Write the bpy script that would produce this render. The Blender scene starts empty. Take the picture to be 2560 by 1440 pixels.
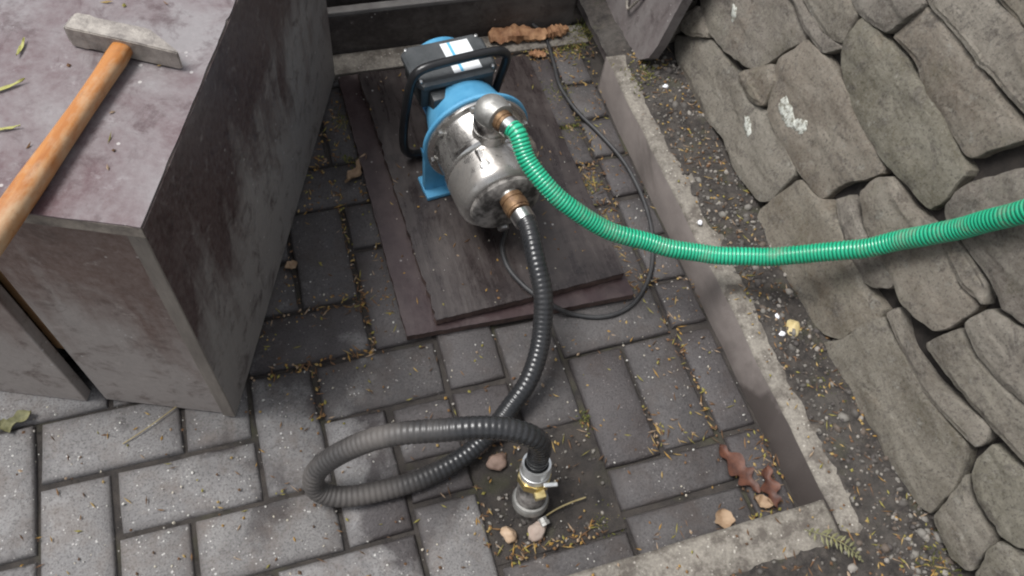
import bpy, bmesh, math, random
from mathutils import Vector, Matrix, noise, Euler

# ------------------------------------------------------------------ camera, sky, sun, exposure
scene = bpy.context.scene
COL = scene.collection
cam_data = bpy.data.cameras.new('camera')
cam_data.sensor_width = 36.0
cam_data.lens = 27.789
cam_data.clip_start = 0.02
cam_data.clip_end = 500.0
cam = bpy.data.objects.new('camera', cam_data)
COL.objects.link(cam)
cam.matrix_world = Matrix(((0.952625, 0.194448, -0.23387, 0.3327),
                           (-0.286872, 0.829898, -0.478512, -0.39321),
                           (0.101042, 0.522933, 0.846364, 1.16114),
                           (0, 0, 0, 1)))
scene.camera = cam

SUN_AZ = math.radians(160)      # direction the light comes from, counter-clockwise from +x
SUN_EL = math.radians(66)
world = bpy.data.worlds.new('World')
scene.world = world
world.use_nodes = True
wn = world.node_tree
bg = wn.nodes['Background']
sky = wn.nodes.new('ShaderNodeTexSky')
sky.sky_type = 'NISHITA'
sky.sun_disc = False
sky.sun_elevation = SUN_EL
sky.sun_rotation = math.radians(90) - SUN_AZ
sky.dust_density = 3.0
sky.air_density = 1.0
hsv = wn.nodes.new('ShaderNodeHueSaturation')
hsv.inputs['Saturation'].default_value = 0.24      # grey overcast sky
wn.links.new(sky.outputs[0], hsv.inputs['Color'])
wn.links.new(hsv.outputs[0], bg.inputs['Color'])
bg.inputs['Strength'].default_value = 0.08
sun_d = bpy.data.lights.new('sun', 'SUN')
sun_d.energy = 1.5
sun_d.angle = math.radians(24)
sun_d.color = (1.0, 0.985, 0.965)
sun = bpy.data.objects.new('sun', sun_d)
COL.objects.link(sun)
sdir = Vector((math.cos(SUN_AZ) * math.cos(SUN_EL), math.sin(SUN_AZ) * math.cos(SUN_EL), math.sin(SUN_EL)))
sun.rotation_euler = sdir.to_track_quat('Z', 'Y').to_euler()
vs = scene.view_settings
vs.view_transform = 'Standard'
vs.look = 'None'
vs.gamma = 1.0
vs.exposure = 1.12
vs.use_curve_mapping = False
scene.cycles.pixel_filter_type = 'BLACKMAN_HARRIS'
scene.cycles.filter_width = 2.1

# ------------------------------------------------------------------ helpers
class MB:
    """collects geometry for ONE mesh object"""
    def __init__(self):
        self.v = []; self.f = []
    def add(self, verts, faces, M=None):
        o = len(self.v)
        for p in verts:
            p = Vector(p)
            self.v.append(M @ p if M is not None else p)
        for f in faces:
            self.f.append([i + o for i in f])
        return self
    def box(self, x0, x1, y0, y1, z0, z1, bev=0.0, seg=2, M=None):
        bm = bmesh.new()
        bmesh.ops.create_cube(bm, size=1.0)
        for q in bm.verts:
            q.co = Vector(((x0 + x1) / 2 + q.co.x * (x1 - x0), (y0 + y1) / 2 + q.co.y * (y1 - y0), (z0 + z1) / 2 + q.co.z * (z1 - z0)))
        if bev > 0:
            bmesh.ops.bevel(bm, geom=bm.edges[:], offset=bev, segments=seg, profile=0.5, affect='EDGES')
        bm.verts.index_update()
        self.add([q.co.copy() for q in bm.verts], [[q.index for q in f.verts] for f in bm.faces], M)
        bm.free()
        return self
    def lathe(self, prof, axis='Y', n=48, center=(0, 0, 0), M=None, caps=True):
        """prof: list of (a, r); a along axis"""
        vs_, fs = [], []
        for a, r in prof:
            for k in range(n):
                t = 2 * math.pi * k / n
                c, s = r * math.cos(t), r * math.sin(t)
                if axis == 'Y': p = (c, a, s)
                elif axis == 'Z': p = (c, s, a)
                else: p = (a, c, s)
                vs_.append((p[0] + center[0], p[1] + center[1], p[2] + center[2]))
        for i in range(len(prof) - 1):
            for k in range(n):
                k2 = (k + 1) % n
                fs.append([i * n + k, i * n + k2, (i + 1) * n + k2, (i + 1) * n + k])
        if caps:
            fs.append([k for k in range(n)][::-1])
            fs.append([(len(prof) - 1) * n + k for k in range(n)])
        return self.add(vs_, fs, M)
    def prism(self, poly, z0, z1, M=None):
        n = len(poly)
        vs_ = [(x, y, z0) for x, y in poly] + [(x, y, z1) for x, y in poly]
        fs = [list(range(n))[::-1], [n + i for i in range(n)]]
        for i in range(n):
            j = (i + 1) % n
            fs.append([i, j, n + j, n + i])
        return self.add(vs_, fs, M)
    def sweep(self, pts, rad, n=16, caps=True, M=None):
        """pts: list of Vectors, rad: float or list"""
        pts = [Vector(p) for p in pts]
        N = len(pts)
        T = []
        for i in range(N):
            T.append((pts[min(i + 1, N - 1)] - pts[max(i - 1, 0)]).normalized())
        up = Vector((0, 0, 1)) if abs(T[0].z) < .9 else Vector((1, 0, 0))
        u = T[0].cross(up).normalized()
        vs_, fs = [], []
        for i in range(N):
            u = (u - T[i] * u.dot(T[i])).normalized()
            w = T[i].cross(u)
            r = rad[i] if isinstance(rad, (list, tuple)) else rad
            for k in range(n):
                t = 2 * math.pi * k / n
                vs_.append(pts[i] + u * (r * math.cos(t)) + w * (r * math.sin(t)))
        for i in range(N - 1):
            for k in range(n):
                k2 = (k + 1) % n
                fs.append([i * n + k, i * n + k2, (i + 1) * n + k2, (i + 1) * n + k])
        if caps:
            fs.append(list(range(n))[::-1]); fs.append([(N - 1) * n + k for k in range(n)])
        return self.add(vs_, fs, M)
    def mesh(self, name, smooth=False, angle=35):
        me = bpy.data.meshes.new(name)
        me.from_pydata([tuple(p) for p in self.v], [], self.f)
        bm = bmesh.new(); bm.from_mesh(me)
        bmesh.ops.recalc_face_normals(bm, faces=bm.faces[:])
        if smooth:
            for f in bm.faces: f.smooth = True
            la = math.radians(angle)
            for e in bm.edges:
                if len(e.link_faces) == 2 and e.calc_face_angle(0) > la: e.smooth = False
        bm.to_mesh(me); bm.free()
        return me
    def build(self, name, mat, parent=None, smooth=False, angle=35, loc=None, rot=None):
        return link(name, self.mesh(name, smooth, angle), mat, parent, loc, rot)

def link(name, me, mat=None, parent=None, loc=None, rot=None):
    o = bpy.data.objects.new(name, me)
    COL.objects.link(o)
    if mat is not None and len(me.materials) == 0: me.materials.append(mat)
    if parent is not None: o.parent = parent
    if loc is not None: o.location = loc
    if rot is not None: o.rotation_euler = rot
    return o

def tag(o, label=None, cat=None, group=None, kind=None):
    if label: o['label'] = label
    if cat: o['category'] = cat
    if group: o['group'] = group
    if kind: o['kind'] = kind
    return o

def empty(name, loc, rz=0.0):
    o = bpy.data.objects.new(name, None)
    o.empty_display_size = 0.05
    COL.objects.link(o)
    o.location = loc; o.rotation_euler = (0, 0, rz)
    return o

def spline(P, step=0.01):
    """Catmull-Rom resampled at even arc length"""
    P = [Vector(p) for p in P]
    Q = [P[0] * 2 - P[1]] + P + [P[-1] * 2 - P[-2]]
    dense = []
    for i in range(1, len(Q) - 2):
        a, b, c, d = Q[i - 1], Q[i], Q[i + 1], Q[i + 2]
        for k in range(40):
            t = k / 40
            dense.append(0.5 * ((2 * b) + (c - a) * t + (2 * a - 5 * b + 4 * c - d) * t * t + (3 * b - a - 3 * c + d) * t ** 3))
    dense.append(P[-1])
    # light smoothing
    for _ in range(30):
        dense = [dense[0]] + [(dense[i - 1] + dense[i] * 2 + dense[i + 1]) / 4 for i in range(1, len(dense) - 1)] + [dense[-1]]
    L = [0.0]
    for i in range(1, len(dense)): L.append(L[-1] + (dense[i] - dense[i - 1]).length)
    out = []; n = max(2, int(L[-1] / step)); j = 0
    for k in range(n + 1):
        s = L[-1] * k / n
        while j < len(L) - 2 and L[j + 1] < s: j += 1
        t = (s - L[j]) / max(1e-9, L[j + 1] - L[j])
        out.append(dense[j].lerp(dense[j + 1], t))
    return out

def path_between(a, b):      # rotation taking +Y to b-a, located at a
    d = (Vector(b) - Vector(a))
    return Matrix.Translation(Vector(a)) @ d.to_track_quat('Y', 'Z').to_matrix().to_4x4()

# ------------------------------------------------------------------ materials
def nodes_of(name):
    m = bpy.data.materials.new(name)
    m.use_nodes = True
    nt = m.node_tree
    return m, nt, nt.nodes['Principled BSDF']

class NT:
    def __init__(self, name):
        self.m, self.nt, self.b = nodes_of(name)
    def n(self, t, **kw):
        q = self.nt.nodes.new(t)
        for k, v_ in kw.items(): setattr(q, k, v_)
        return q
    def l(self, a, b): self.nt.links.new(a, b)
    def coord(self, space='Object', scale=(1, 1, 1), rot=(0, 0, 0)):
        if space == 'World':
            s = self.n('ShaderNodeNewGeometry').outputs['Position']
        else:
            s = self.n('ShaderNodeTexCoord').outputs[space]
        mp = self.n('ShaderNodeMapping')
        mp.inputs['Scale'].default_value = scale
        mp.inputs['Rotation'].default_value = rot
        self.l(s, mp.inputs['Vector'])
        return mp.outputs[0]
    def noise(self, vec, scale, detail=5, rough=.6, dist=0.0):
        q = self.n('ShaderNodeTexNoise')
        q.inputs['Scale'].default_value = scale; q.inputs['Detail'].default_value = detail
        q.inputs['Roughness'].default_value = rough; q.inputs['Distortion'].default_value = dist
        self.l(vec, q.inputs['Vector'])
        return q.outputs['Fac']
    def voro(self, vec, scale, out='Distance'):
        q = self.n('ShaderNodeTexVoronoi'); q.inputs['Scale'].default_value = scale
        self.l(vec, q.inputs['Vector'])
        return q.outputs[out]
    def ramp(self, fac, a, b, ca=(0, 0, 0, 1), cb=(1, 1, 1, 1)):
        q = self.n('ShaderNodeValToRGB')
        q.color_ramp.elements[0].position = a; q.color_ramp.elements[1].position = b
        q.color_ramp.elements[0].color = ca; q.color_ramp.elements[1].color = cb
        self.l(fac, q.inputs[0])
        return q.outputs[0]
    def mix(self, fac, a, b, mode='MIX'):
        q = self.n('ShaderNodeMix'); q.data_type = 'RGBA'; q.blend_type = mode
        if isinstance(fac, (int, float)): q.inputs[0].default_value = fac
        else: self.l(fac, q.inputs[0])
        for s, i in ((a, 6), (b, 7)):
            if isinstance(s, tuple): q.inputs[i].default_value = (*s[:3], 1)
            else: self.l(s, q.inputs[i])
        return q.outputs[2]
    def math(self, op, a, b=0.0):
        q = self.n('ShaderNodeMath', operation=op)
        for s, i in ((a, 0), (b, 1)):
            if isinstance(s, (int, float)): q.inputs[i].default_value = s
            else: self.l(s, q.inputs[i])
        return q.outputs[0]
    def bump(self, h, strength, dist=.002, prev=None):
        q = self.n('ShaderNodeBump'); q.inputs['Strength'].default_value = strength; q.inputs['Distance'].default_value = dist
        self.l(h, q.inputs['Height'])
        if prev is not None: self.l(prev, q.inputs['Normal'])
        return q.outputs[0]
    def done(self, color, rough=.7, normal=None, metallic=0.0, spec=None):
        for s, k in ((color, 'Base Color'), (rough, 'Roughness'), (metallic, 'Metallic')):
            if isinstance(s, tuple): self.b.inputs[k].default_value = (*s[:3], 1)
            elif isinstance(s, (int, float)): self.b.inputs[k].default_value = s
            else: self.l(s, self.b.inputs[k])
        if normal is not None: self.l(normal, self.b.inputs['Normal'])
        if spec is not None: self.b.inputs['Specular IOR Level'].default_value = spec
        return self.m

def simple(name, c1, c2, scale=20, rough=.6, bump=.2, bscale=150, metallic=0.0, space='Object', stretch=(1, 1, 1), lo=.35, hi=.65, spec=None):
    t = NT(name)
    v = t.coord(space, stretch)
    f = t.ramp(t.noise(v, scale, 7, .65), lo, hi)
    c = t.mix(f, c1, c2)
    nb = t.noise(v, bscale, 4, .6)
    return t.done(c, rough, t.bump(nb, bump, .002), metallic, spec)

MAT = {}
def m_paver():
    t = NT('concrete_paver')
    v = t.coord('World')
    rnd = t.n('ShaderNodeObjectInfo').outputs['Random']
    tone = t.mix(rnd, (.100, .099, .103), (.205, .204, .210))
    big = t.ramp(t.noise(v, 11, 6, .65), .36, .66)
    c = t.mix(big, t.mix(.35, tone, (.09, .08, .076)), t.mix(.42, tone, (.30, .288, .275)))
    fine = t.ramp(t.noise(v, 210, 5, .75), .32, .72)
    c = t.mix(t.math('MULTIPLY', fine, .6), c, t.mix(.5, c, (.36, .345, .33)))
    dk = t.ramp(t.noise(v, 330, 4, .7), .38, .50)
    c = t.mix(t.math('MULTIPLY', t.math('SUBTRACT', 1.0, dk), .6), c, (.045, .042, .04))
    brown = t.ramp(t.noise(v, 14, 6, .7), .48, .66)
    c = t.mix(t.math('MULTIPLY', brown, .55), c, (.125, .098, .082))
    for sc, th, lo, hi in ((150, .18, .51, .62), (70, .11, .54, .60)):      # pale aggregate grains
        grain = t.math('MULTIPLY', t.math('LESS_THAN', t.voro(v, sc), th), t.ramp(t.noise(v, 47, 2, .5), lo, hi))
        c = t.mix(t.math('MULTIPLY', grain, .85), c, (.56, .545, .52))
    # damp plus the box's shade put into the colour; lower left stays light
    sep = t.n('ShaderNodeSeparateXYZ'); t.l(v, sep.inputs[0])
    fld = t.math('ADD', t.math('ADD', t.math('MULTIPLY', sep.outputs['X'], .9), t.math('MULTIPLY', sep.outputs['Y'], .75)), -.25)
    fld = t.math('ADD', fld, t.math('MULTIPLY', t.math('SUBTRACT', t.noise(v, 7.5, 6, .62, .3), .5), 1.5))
    # grime that creeps in from the joints
    gs = t.n('ShaderNodeSeparateXYZ'); t.l(t.n('ShaderNodeTexCoord').outputs['Generated'], gs.inputs[0])
    ex = t.math('MINIMUM', gs.outputs['X'], t.math('SUBTRACT', 1.0, gs.outputs['X']))
    ey = t.math('MINIMUM', gs.outputs['Y'], t.math('SUBTRACT', 1.0, gs.outputs['Y']))
    ed = t.math('ADD', t.math('MINIMUM', ex, t.math('MULTIPLY', ey, .55)), t.math('MULTIPLY', t.math('SUBTRACT', t.noise(v, 26, 6, .7), .5), .16))
    grime = t.ramp(ed, .015, .085, (1, 1, 1, 1), (0, 0, 0, 1))
    c = t.mix(t.math('MULTIPLY', grime, .45), c, (.07, .063, .062))
    damp_shade = t.ramp(fld, -.08, .14)
    damp_shade = t.math('MULTIPLY', damp_shade, t.math('ADD', .72, t.math('MULTIPLY', rnd, .28)))
    c = t.mix(damp_shade, c, t.mix(1.0, c, (.275, .248, .255), 'MULTIPLY'))
    r = t.math('SUBTRACT', .80, t.math('MULTIPLY', damp_shade, .26))
    nrm = t.bump(t.noise(v, 300, 5, .75), .7, .002)
    nrm = t.bump(t.noise(v, 45, 5, .65), .45, .004, nrm)
    return t.done(c, r, nrm)
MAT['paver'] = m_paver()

def m_sand():
    t = NT('joint_soil')
    v = t.coord('World')
    c = t.mix(t.ramp(t.noise(v, 30, 6, .7), .35, .7), (.022, .019, .018), (.058, .049, .042))
    c = t.mix(t.math('MULTIPLY', t.ramp(t.noise(v, 12, 3, .6), .55, .75), .7), c, (.055, .056, .026))
    return t.done(c, .9, t.bump(t.noise(v, 350, 4, .7), .8, .003))
MAT['sand'] = m_sand()

def m_soil():
    t = NT('garden_soil')
    v = t.coord('World')
    c = t.mix(t.ramp(t.noise(v, 55, 6, .75), .35, .68), (.020, .017, .016), (.088, .076, .066))
    c = t.mix(t.math('MULTIPLY', t.ramp(t.noise(v, 9, 4, .6), .52, .7), .5), c, (.12, .11, .098))
    c = t.mix(t.math('MULTIPLY', t.ramp(t.noise(v, 17, 4, .6), .58, .72), .5), c, (.07, .075, .03))
    nrm = t.bump(t.noise(v, 130, 6, .75), .9, .006)
    return t.done(c, .9, nrm)
MAT['soil'] = m_soil()

def m_kerb(name, top, face):
    t = NT(name)
    v = t.coord('World')
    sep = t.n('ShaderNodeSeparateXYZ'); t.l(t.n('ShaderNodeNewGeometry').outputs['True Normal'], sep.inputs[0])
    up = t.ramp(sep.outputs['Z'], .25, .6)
    n1 = t.ramp(t.noise(v, 14, 6, .7), .34, .66)
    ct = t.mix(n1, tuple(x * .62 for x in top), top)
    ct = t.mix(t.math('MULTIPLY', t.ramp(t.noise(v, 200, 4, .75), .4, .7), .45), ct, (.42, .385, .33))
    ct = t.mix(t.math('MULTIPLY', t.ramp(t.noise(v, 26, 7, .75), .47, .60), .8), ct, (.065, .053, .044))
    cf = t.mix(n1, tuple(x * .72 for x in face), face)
    stain = t.ramp(t.noise(v, 4.2, 4, .55, .6), .46, .55)
    cf = t.mix(t.math('MULTIPLY', stain, .45), cf, (.048, .038, .034))
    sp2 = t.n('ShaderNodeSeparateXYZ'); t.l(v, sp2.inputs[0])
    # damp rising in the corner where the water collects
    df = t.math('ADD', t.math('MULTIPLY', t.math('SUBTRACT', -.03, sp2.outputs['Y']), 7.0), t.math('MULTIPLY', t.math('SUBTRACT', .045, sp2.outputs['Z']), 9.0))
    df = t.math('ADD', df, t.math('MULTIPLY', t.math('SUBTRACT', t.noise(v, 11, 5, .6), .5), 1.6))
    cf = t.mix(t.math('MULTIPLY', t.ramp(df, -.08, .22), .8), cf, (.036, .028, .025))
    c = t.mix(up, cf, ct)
    grain = t.math('MULTIPLY', t.math('LESS_THAN', t.voro(v, 120), .18), t.ramp(t.noise(v, 40, 2, .5), .48, .6))
    c = t.mix(t.math('MULTIPLY', t.math('MULTIPLY', grain, up), .7), c, (.48, .45, .40))
    nrm = t.bump(t.noise(v, 240, 5, .7), .5, .002)
    return t.done(c, .75, nrm)
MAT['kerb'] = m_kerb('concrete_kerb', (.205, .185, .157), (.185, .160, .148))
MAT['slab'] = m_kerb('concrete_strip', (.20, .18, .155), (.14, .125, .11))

def m_stone():
    t = NT('sandstone_block')
    v = t.coord('World')
    rnd = t.n('ShaderNodeObjectInfo').outputs['Random']
    sh = t.n('ShaderNodeVectorMath', operation='ADD'); t.l(v, sh.inputs[0])
    cb = t.n('ShaderNodeCombineXYZ'); t.l(t.math('MULTIPLY', rnd, 37.0), cb.inputs[0]); t.l(t.math('MULTIPLY', rnd, -53.0), cb.inputs[1]); t.l(t.math('MULTIPLY', rnd, 71.0), cb.inputs[2])
    t.l(cb.outputs[0], sh.inputs[1]); v = sh.outputs[0]
    mp = t.n('ShaderNodeMapping'); mp.inputs['Scale'].default_value = (1.0, .55, 1.5); mp.inputs['Rotation'].default_value = (0, math.radians(18), 0)
    t.l(v, mp.inputs['Vector']); vs_ = mp.outputs[0]
    q = t.n('ShaderNodeValToRGB'); q.color_ramp.interpolation = 'LINEAR'
    cols = [(.240, .212, .165), (.300, .268, .225), (.212, .196, .138), (.300, .245, .192), (.335, .298, .252), (.215, .180, .158), (.250, .222, .195)]
    while len(q.color_ramp.elements) < len(cols): q.color_ramp.elements.new(.5)
    for i, cc in enumerate(cols):
        q.color_ramp.elements[i].position = i / (len(cols) - 1); q.color_ramp.elements[i].color = (*cc, 1)
    t.l(rnd, q.inputs[0]); tone = q.outputs[0]
    c = t.mix(t.ramp(t.noise(vs_, 13, 9, .78, .4), .38, .62), t.mix(1.0, tone, (.55, .53, .51), 'MULTIPLY'), t.mix(.5, tone, (.33, .305, .26)))
    c = t.mix(t.math('MULTIPLY', t.ramp(t.noise(v, 8, 6, .7), .54, .72), .45), c, (.13, .125, .07))
    c = t.mix(t.math('MULTIPLY', t.ramp(t.noise(v, 24, 9, .8, .5), .53, .62), .75), c, (.070, .057, .052))
    c = t.mix(t.math('MULTIPLY', t.ramp(t.noise(v, 4.5, 5, .65), .58, .72), .55), c, (.225, .155, .098))
    c = t.mix(t.math('MULTIPLY', t.ramp(t.noise(v, 48, 8, .8), .58, .66), .7), c, (.36, .35, .31))
    c = t.mix(t.math('MULTIPLY', t.ramp(t.noise(v, 170, 6, .85), .38, .66), .7), c, t.mix(.55, c, (.42, .395, .34)))
    c = t.mix(t.math('MULTIPLY', t.ramp(t.noise(v, 230, 5, .8), .54, .63), .65), c, (.06, .052, .046))
    rg = t.n('ShaderNodeTexNoise'); rg.noise_type = 'RIDGED_MULTIFRACTAL'
    rg.inputs['Scale'].default_value = 13; rg.inputs['Detail'].default_value = 7; rg.inputs['Roughness'].default_value = .62
    t.l(vs_, rg.inputs['Vector'])
    nrm = t.bump(t.noise(v, 240, 6, .8), .9, .003)
    nrm = t.bump(rg.outputs['Fac'], .6, .008, nrm)
    nrm = t.bump(t.noise(v, 44, 9, .82, .2), .9, .008, nrm)
    return t.done(c, .92, nrm, spec=.3)
MAT['stone'] = m_stone()
MAT['core'] = simple('wall_core_earth', (.012, .010, .009), (.034, .028, .024), 40, .95, .5, 200)
def m_lichen():
    t = NT('white_lichen')
    v = t.coord('World')
    c = t.mix(t.ramp(t.noise(v, 130, 6, .75), .42, .56), (.19, .18, .145), (.56, .57, .52))
    return t.done(c, .92, t.bump(t.noise(v, 260, 5, .7), .8, .002))
MAT['lichen'] = m_lichen()

def m_ply(name, film, bare, streak_scale, streak, cover=.5, rough=.42, splash=0.0):
    """worn film-faced plywood; splash = rain splash has scoured the film off low down"""
    t = NT(name)
    v = t.coord('Object')
    vst = t.coord('Object', streak)
    a = t.noise(v, 5.5, 7, .7, .7)
    b_ = t.noise(vst, streak_scale, 7, .7, .3)
    k = t.math('ADD', t.math('MULTIPLY', a, .5), t.math('MULTIPLY', b_, .5))
    if splash:
        sep = t.n('ShaderNodeSeparateXYZ'); t.l(t.n('ShaderNodeTexCoord').outputs['Object'], sep.inputs[0])
        k = t.math('ADD', k, t.math('MULTIPLY', t.math('SUBTRACT', .30, sep.outputs['Z']), splash))
    f = t.ramp(k, cover - .085, cover + .085)
    c = t.mix(f, film, bare)
    c = t.mix(t.math('MULTIPLY', t.ramp(t.noise(v, 110, 6, .75), .35, .7), .45), c, t.mix(.5, c, tuple(min(1, x * 1.7) for x in bare)))
    c = t.mix(t.math('MULTIPLY', t.ramp(t.noise(v, 21, 8, .78, .5), .52, .66), .7), c, tuple(x * .6 for x in film))
    c = t.mix(t.math('MULTIPLY', t.ramp(t.noise(v, 33, 8, .78, .3), .58, .68), .5), c, tuple(min(1, x * 1.5) for x in bare))
    spk = t.math('MULTIPLY', t.math('LESS_THAN', t.voro(v, 55), .11), t.ramp(t.noise(v, 17, 2, .5), .57, .62))
    c = t.mix(t.math('MULTIPLY', spk, .7), c, (.5, .48, .46))
    r = t.math('ADD', rough - .08, t.math('MULTIPLY', f, .25))
    nrm = t.bump(t.noise(vst, streak_scale * 5, 5, .7), .3, .0015)
    nrm = t.bump(t.noise(v, 220, 4, .7), .3, .001, nrm)
    return t.done(c, r, nrm)
MAT['ply_top'] = m_ply('worn_plywood_top', (.088, .045, .050), (.205, .190, .193), 6, (1, 1, 1), .50, .45)
MAT['ply_side'] = m_ply('worn_plywood_side', (.056, .030, .028), (.235, .218, .205), 9, (2.2, 2.2, .22), .55, .45, .9)
MAT['ply_front'] = m_ply('worn_plywood_front', (.112, .066, .052), (.275, .246, .228), 9, (2.0, 2.0, .3), .535, .5, .9)
MAT['ply_edge'] = simple('plywood_edge', (.15, .13, .112), (.25, .22, .19), 22, .75, .4, 200, stretch=(1, 1, .3))
MAT['lid_core'] = simple('lid_edge_plies', (.13, .11, .095), (.30, .262, .22), 40, .75, .5, 200)
MAT['ply_mat'] = m_ply('dark_plywood_sheet', (.020, .015, .015), (.056, .046, .043), 12, (3.2, .4, 1), .52, .32)
MAT['ply_under'] = m_ply('brown_plywood_sheet', (.032, .018, .019), (.065, .047, .046), 8, (2, .6, 1), .53, .40)
MAT['ply_raw'] = simple('raw_plywood_edge', (.045, .028, .025), (.11, .07, .058), 40, .75, .5, 220)
MAT['back'] = m_ply('dark_rear_board', (.035, .028, .027), (.12, .108, .10), 8, (.4, 2, 2), .53, .6)
MAT['back_edge'] = simple('grey_board_edge', (.13, .12, .115), (.21, .20, .19), 20, .7, .4, 180)
MAT['panel'] = m_ply('grey_leaning_panel', (.085, .066, .066), (.165, .15, .145), 7, (1, 1.5, .5), .49, .6)
MAT['batten'] = simple('orange_batten', (.20, .10, .04), (.32, .19, .09), 30, .7, .3, 150)

def m_steel(name, lo, hi, amt):
    t = NT(name)
    v = t.coord('Object')
    dirt = t.ramp(t.noise(v, 19, 8, .78, .5), lo, hi)
    spec = t.math('GREATER_THAN', t.noise(v, 150, 3, .6), .70)
    d = t.math('MAXIMUM', t.math('MULTIPLY', dirt, amt), t.math('MULTIPLY', spec, .6))
    c = t.mix(d, (.62, .60, .57), (.15, .13, .115))
    r = t.math('ADD', .17, t.math('MULTIPLY', d, .35))
    me_ = t.math('SUBTRACT', 1.0, t.math('MULTIPLY', d, .6))
    nrm = t.bump(t.noise(v, 22, 4, .6), .2, .004)
    nrm = t.bump(t.noise(t.coord('Object', (1, 8, 1)), 160, 3, .6), .06, .001, nrm)
    return t.done(c, r, nrm, me_)
MAT['steel'] = m_steel('stainless_steel', .44, .76, .7)
MAT['steel_dirty'] = m_steel('dirty_stainless_steel', .32, .66, .9)
MAT['steel_dusty'] = simple('mud_dusted_steel', (.05, .045, .041), (.30, .28, .26), 34, .75, .6, 160, metallic=.15, lo=.42, hi=.60)
MAT['cast'] = simple('dull_galvanised_casting', (.24, .235, .22), (.42, .415, .395), 45, .5, .35, 180, metallic=.6)
MAT['clamp_bright'] = simple('bright_zinc_clamp', (.72, .73, .72), (.86, .87, .86), 40, .32, .1, 200, metallic=.75)
MAT['zinc'] = simple('zinc_clamp', (.62, .62, .60), (.80, .80, .78), 40, .28, .1, 200, metallic=1.0)
MAT['galv'] = simple('galvanised_fitting', (.42, .42, .40), (.62, .62, .60), 50, .35, .25, 200, metallic=.9)
MAT['brass'] = simple('tarnished_brass', (.10, .055, .032), (.27, .165, .085), 70, .5, .4, 200, metallic=.45)
MAT['gold'] = simple('bright_brass', (.60, .46, .18), (.75, .62, .32), 40, .3, .1, 200, metallic=.9)
MAT['blue'] = simple('blue_paint', (.065, .26, .45), (.12, .37, .58), 16, .38, .15, 120, spec=.5)
MAT['blue_dark'] = simple('blue_motor_paint', (.03, .15, .33), (.05, .23, .46), 16, .45, .15, 120)
MAT['black_box'] = simple('black_plastic_box', (.022, .025, .027), (.04, .044, .046), 40, .42, .3, 260)
MAT['black_lid'] = simple('dusty_plastic_lid', (.042, .047, .05), (.075, .08, .084), 30, .5, .35, 260)
MAT['handle'] = simple('black_painted_tube', (.011, .011, .012), (.02, .02, .021), 30, .28, .1, 200)
MAT['rubber'] = simple('black_rubber_cable', (.022, .022, .024), (.045, .045, .046), 40, .55, .2, 200)
def m_blackhose():
    t = NT('black_corrugated_hose')
    v = t.coord('World')
    mud = t.ramp(t.noise(v, 9, 5, .65), .40, .62)
    g_ = t.n('ShaderNodeNewGeometry')
    sep = t.n('ShaderNodeSeparateXYZ'); t.l(g_.outputs['Position'], sep.inputs[0])
    # dried mud on the stretch that lay on the ground
    low = t.math('MINIMUM', t.math('MULTIPLY', t.math('MAXIMUM', t.math('SUBTRACT', .47, sep.outputs['X']), 0.0), 9.0), 1.0)
    k = t.math('MULTIPLY', t.math('ADD', t.math('MULTIPLY', mud, .5), .3), low)
    k = t.math('ADD', k, t.math('MULTIPLY', mud, .12))
    c = t.mix(k, (.02, .021, .023), (.115, .104, .096))
    r = t.math('ADD', .24, t.math('MULTIPLY', k, .5))
    return t.done(c, r, t.bump(t.noise(v, 260, 3, .6), .15, .001))
MAT['bhose'] = m_blackhose()
def m_greenhose():
    t = NT('green_ribbed_hose')
    v = t.coord('World')
    at = t.n('ShaderNodeAttribute'); at.attribute_name = 'rib'
    rib = t.ramp(at.outputs['Fac'], .12, .62)
    mud = t.ramp(t.noise(v, 17, 7, .75), .49, .64)
    hi = t.mix(t.ramp(t.noise(v, 8, 3, .5), .35, .65), (.010, .35, .18), (.025, .46, .255))
    c = t.mix(rib, (.0, .115, .06), hi)      # soft wall dark, stiff spiral light
    c = t.mix(t.math('MULTIPLY', mud, .55), c, (.19, .19, .14))
    t.b.inputs['Coat Weight'].default_value = .25
    t.b.inputs['Coat Roughness'].default_value = .12
    return t.done(c, t.math('ADD', .30, t.math('MULTIPLY', mud, .35)), t.bump(t.noise(v, 200, 3, .6), .08, .001))
MAT['ghose'] = m_greenhose()
MAT['sticker'] = simple('white_sticker', (.72, .76, .78), (.84, .86, .87), 20, .35, .02, 100)
MAT['sticker_blue'] = simple('sticker_blue', (.10, .42, .66), (.14, .48, .72), 20, .35, .02, 100)
MAT['hammer_steel'] = simple('worn_hammer_steel', (.19, .17, .155), (.40, .365, .325), 45, .5, .5, 220, metallic=.4)
MAT['hammer_edge'] = simple('bare_hammer_face', (.34, .32, .29), (.5, .48, .45), 60, .45, .4, 220, metallic=.6)
def m_wood():
    t = NT('varnished_ash_handle')
    v = t.coord('Object', (60, 4, 60))
    g_ = t.noise(v, 1.6, 6, .6, .5)
    c = t.mix(t.ramp(g_, .3, .7), (.30, .095, .018), (.46, .20, .055))
    v2 = t.coord('Object')
    worn = t.ramp(t.noise(t.coord('Object', (1, .45, 1)), 26, 6, .7), .47, .66)
    c = t.mix(t.math('MULTIPLY', worn, .75), c, (.46, .33, .20))
    c = t.mix(t.math('MULTIPLY', t.ramp(t.noise(v2, 70, 5, .7), .6, .72), .5), c, (.14, .07, .03))
    return t.done(c, t.math('ADD', .33, t.math('MULTIPLY', worn, .3)), t.bump(g_, .15, .001))
MAT['wood'] = m_wood()
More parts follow.
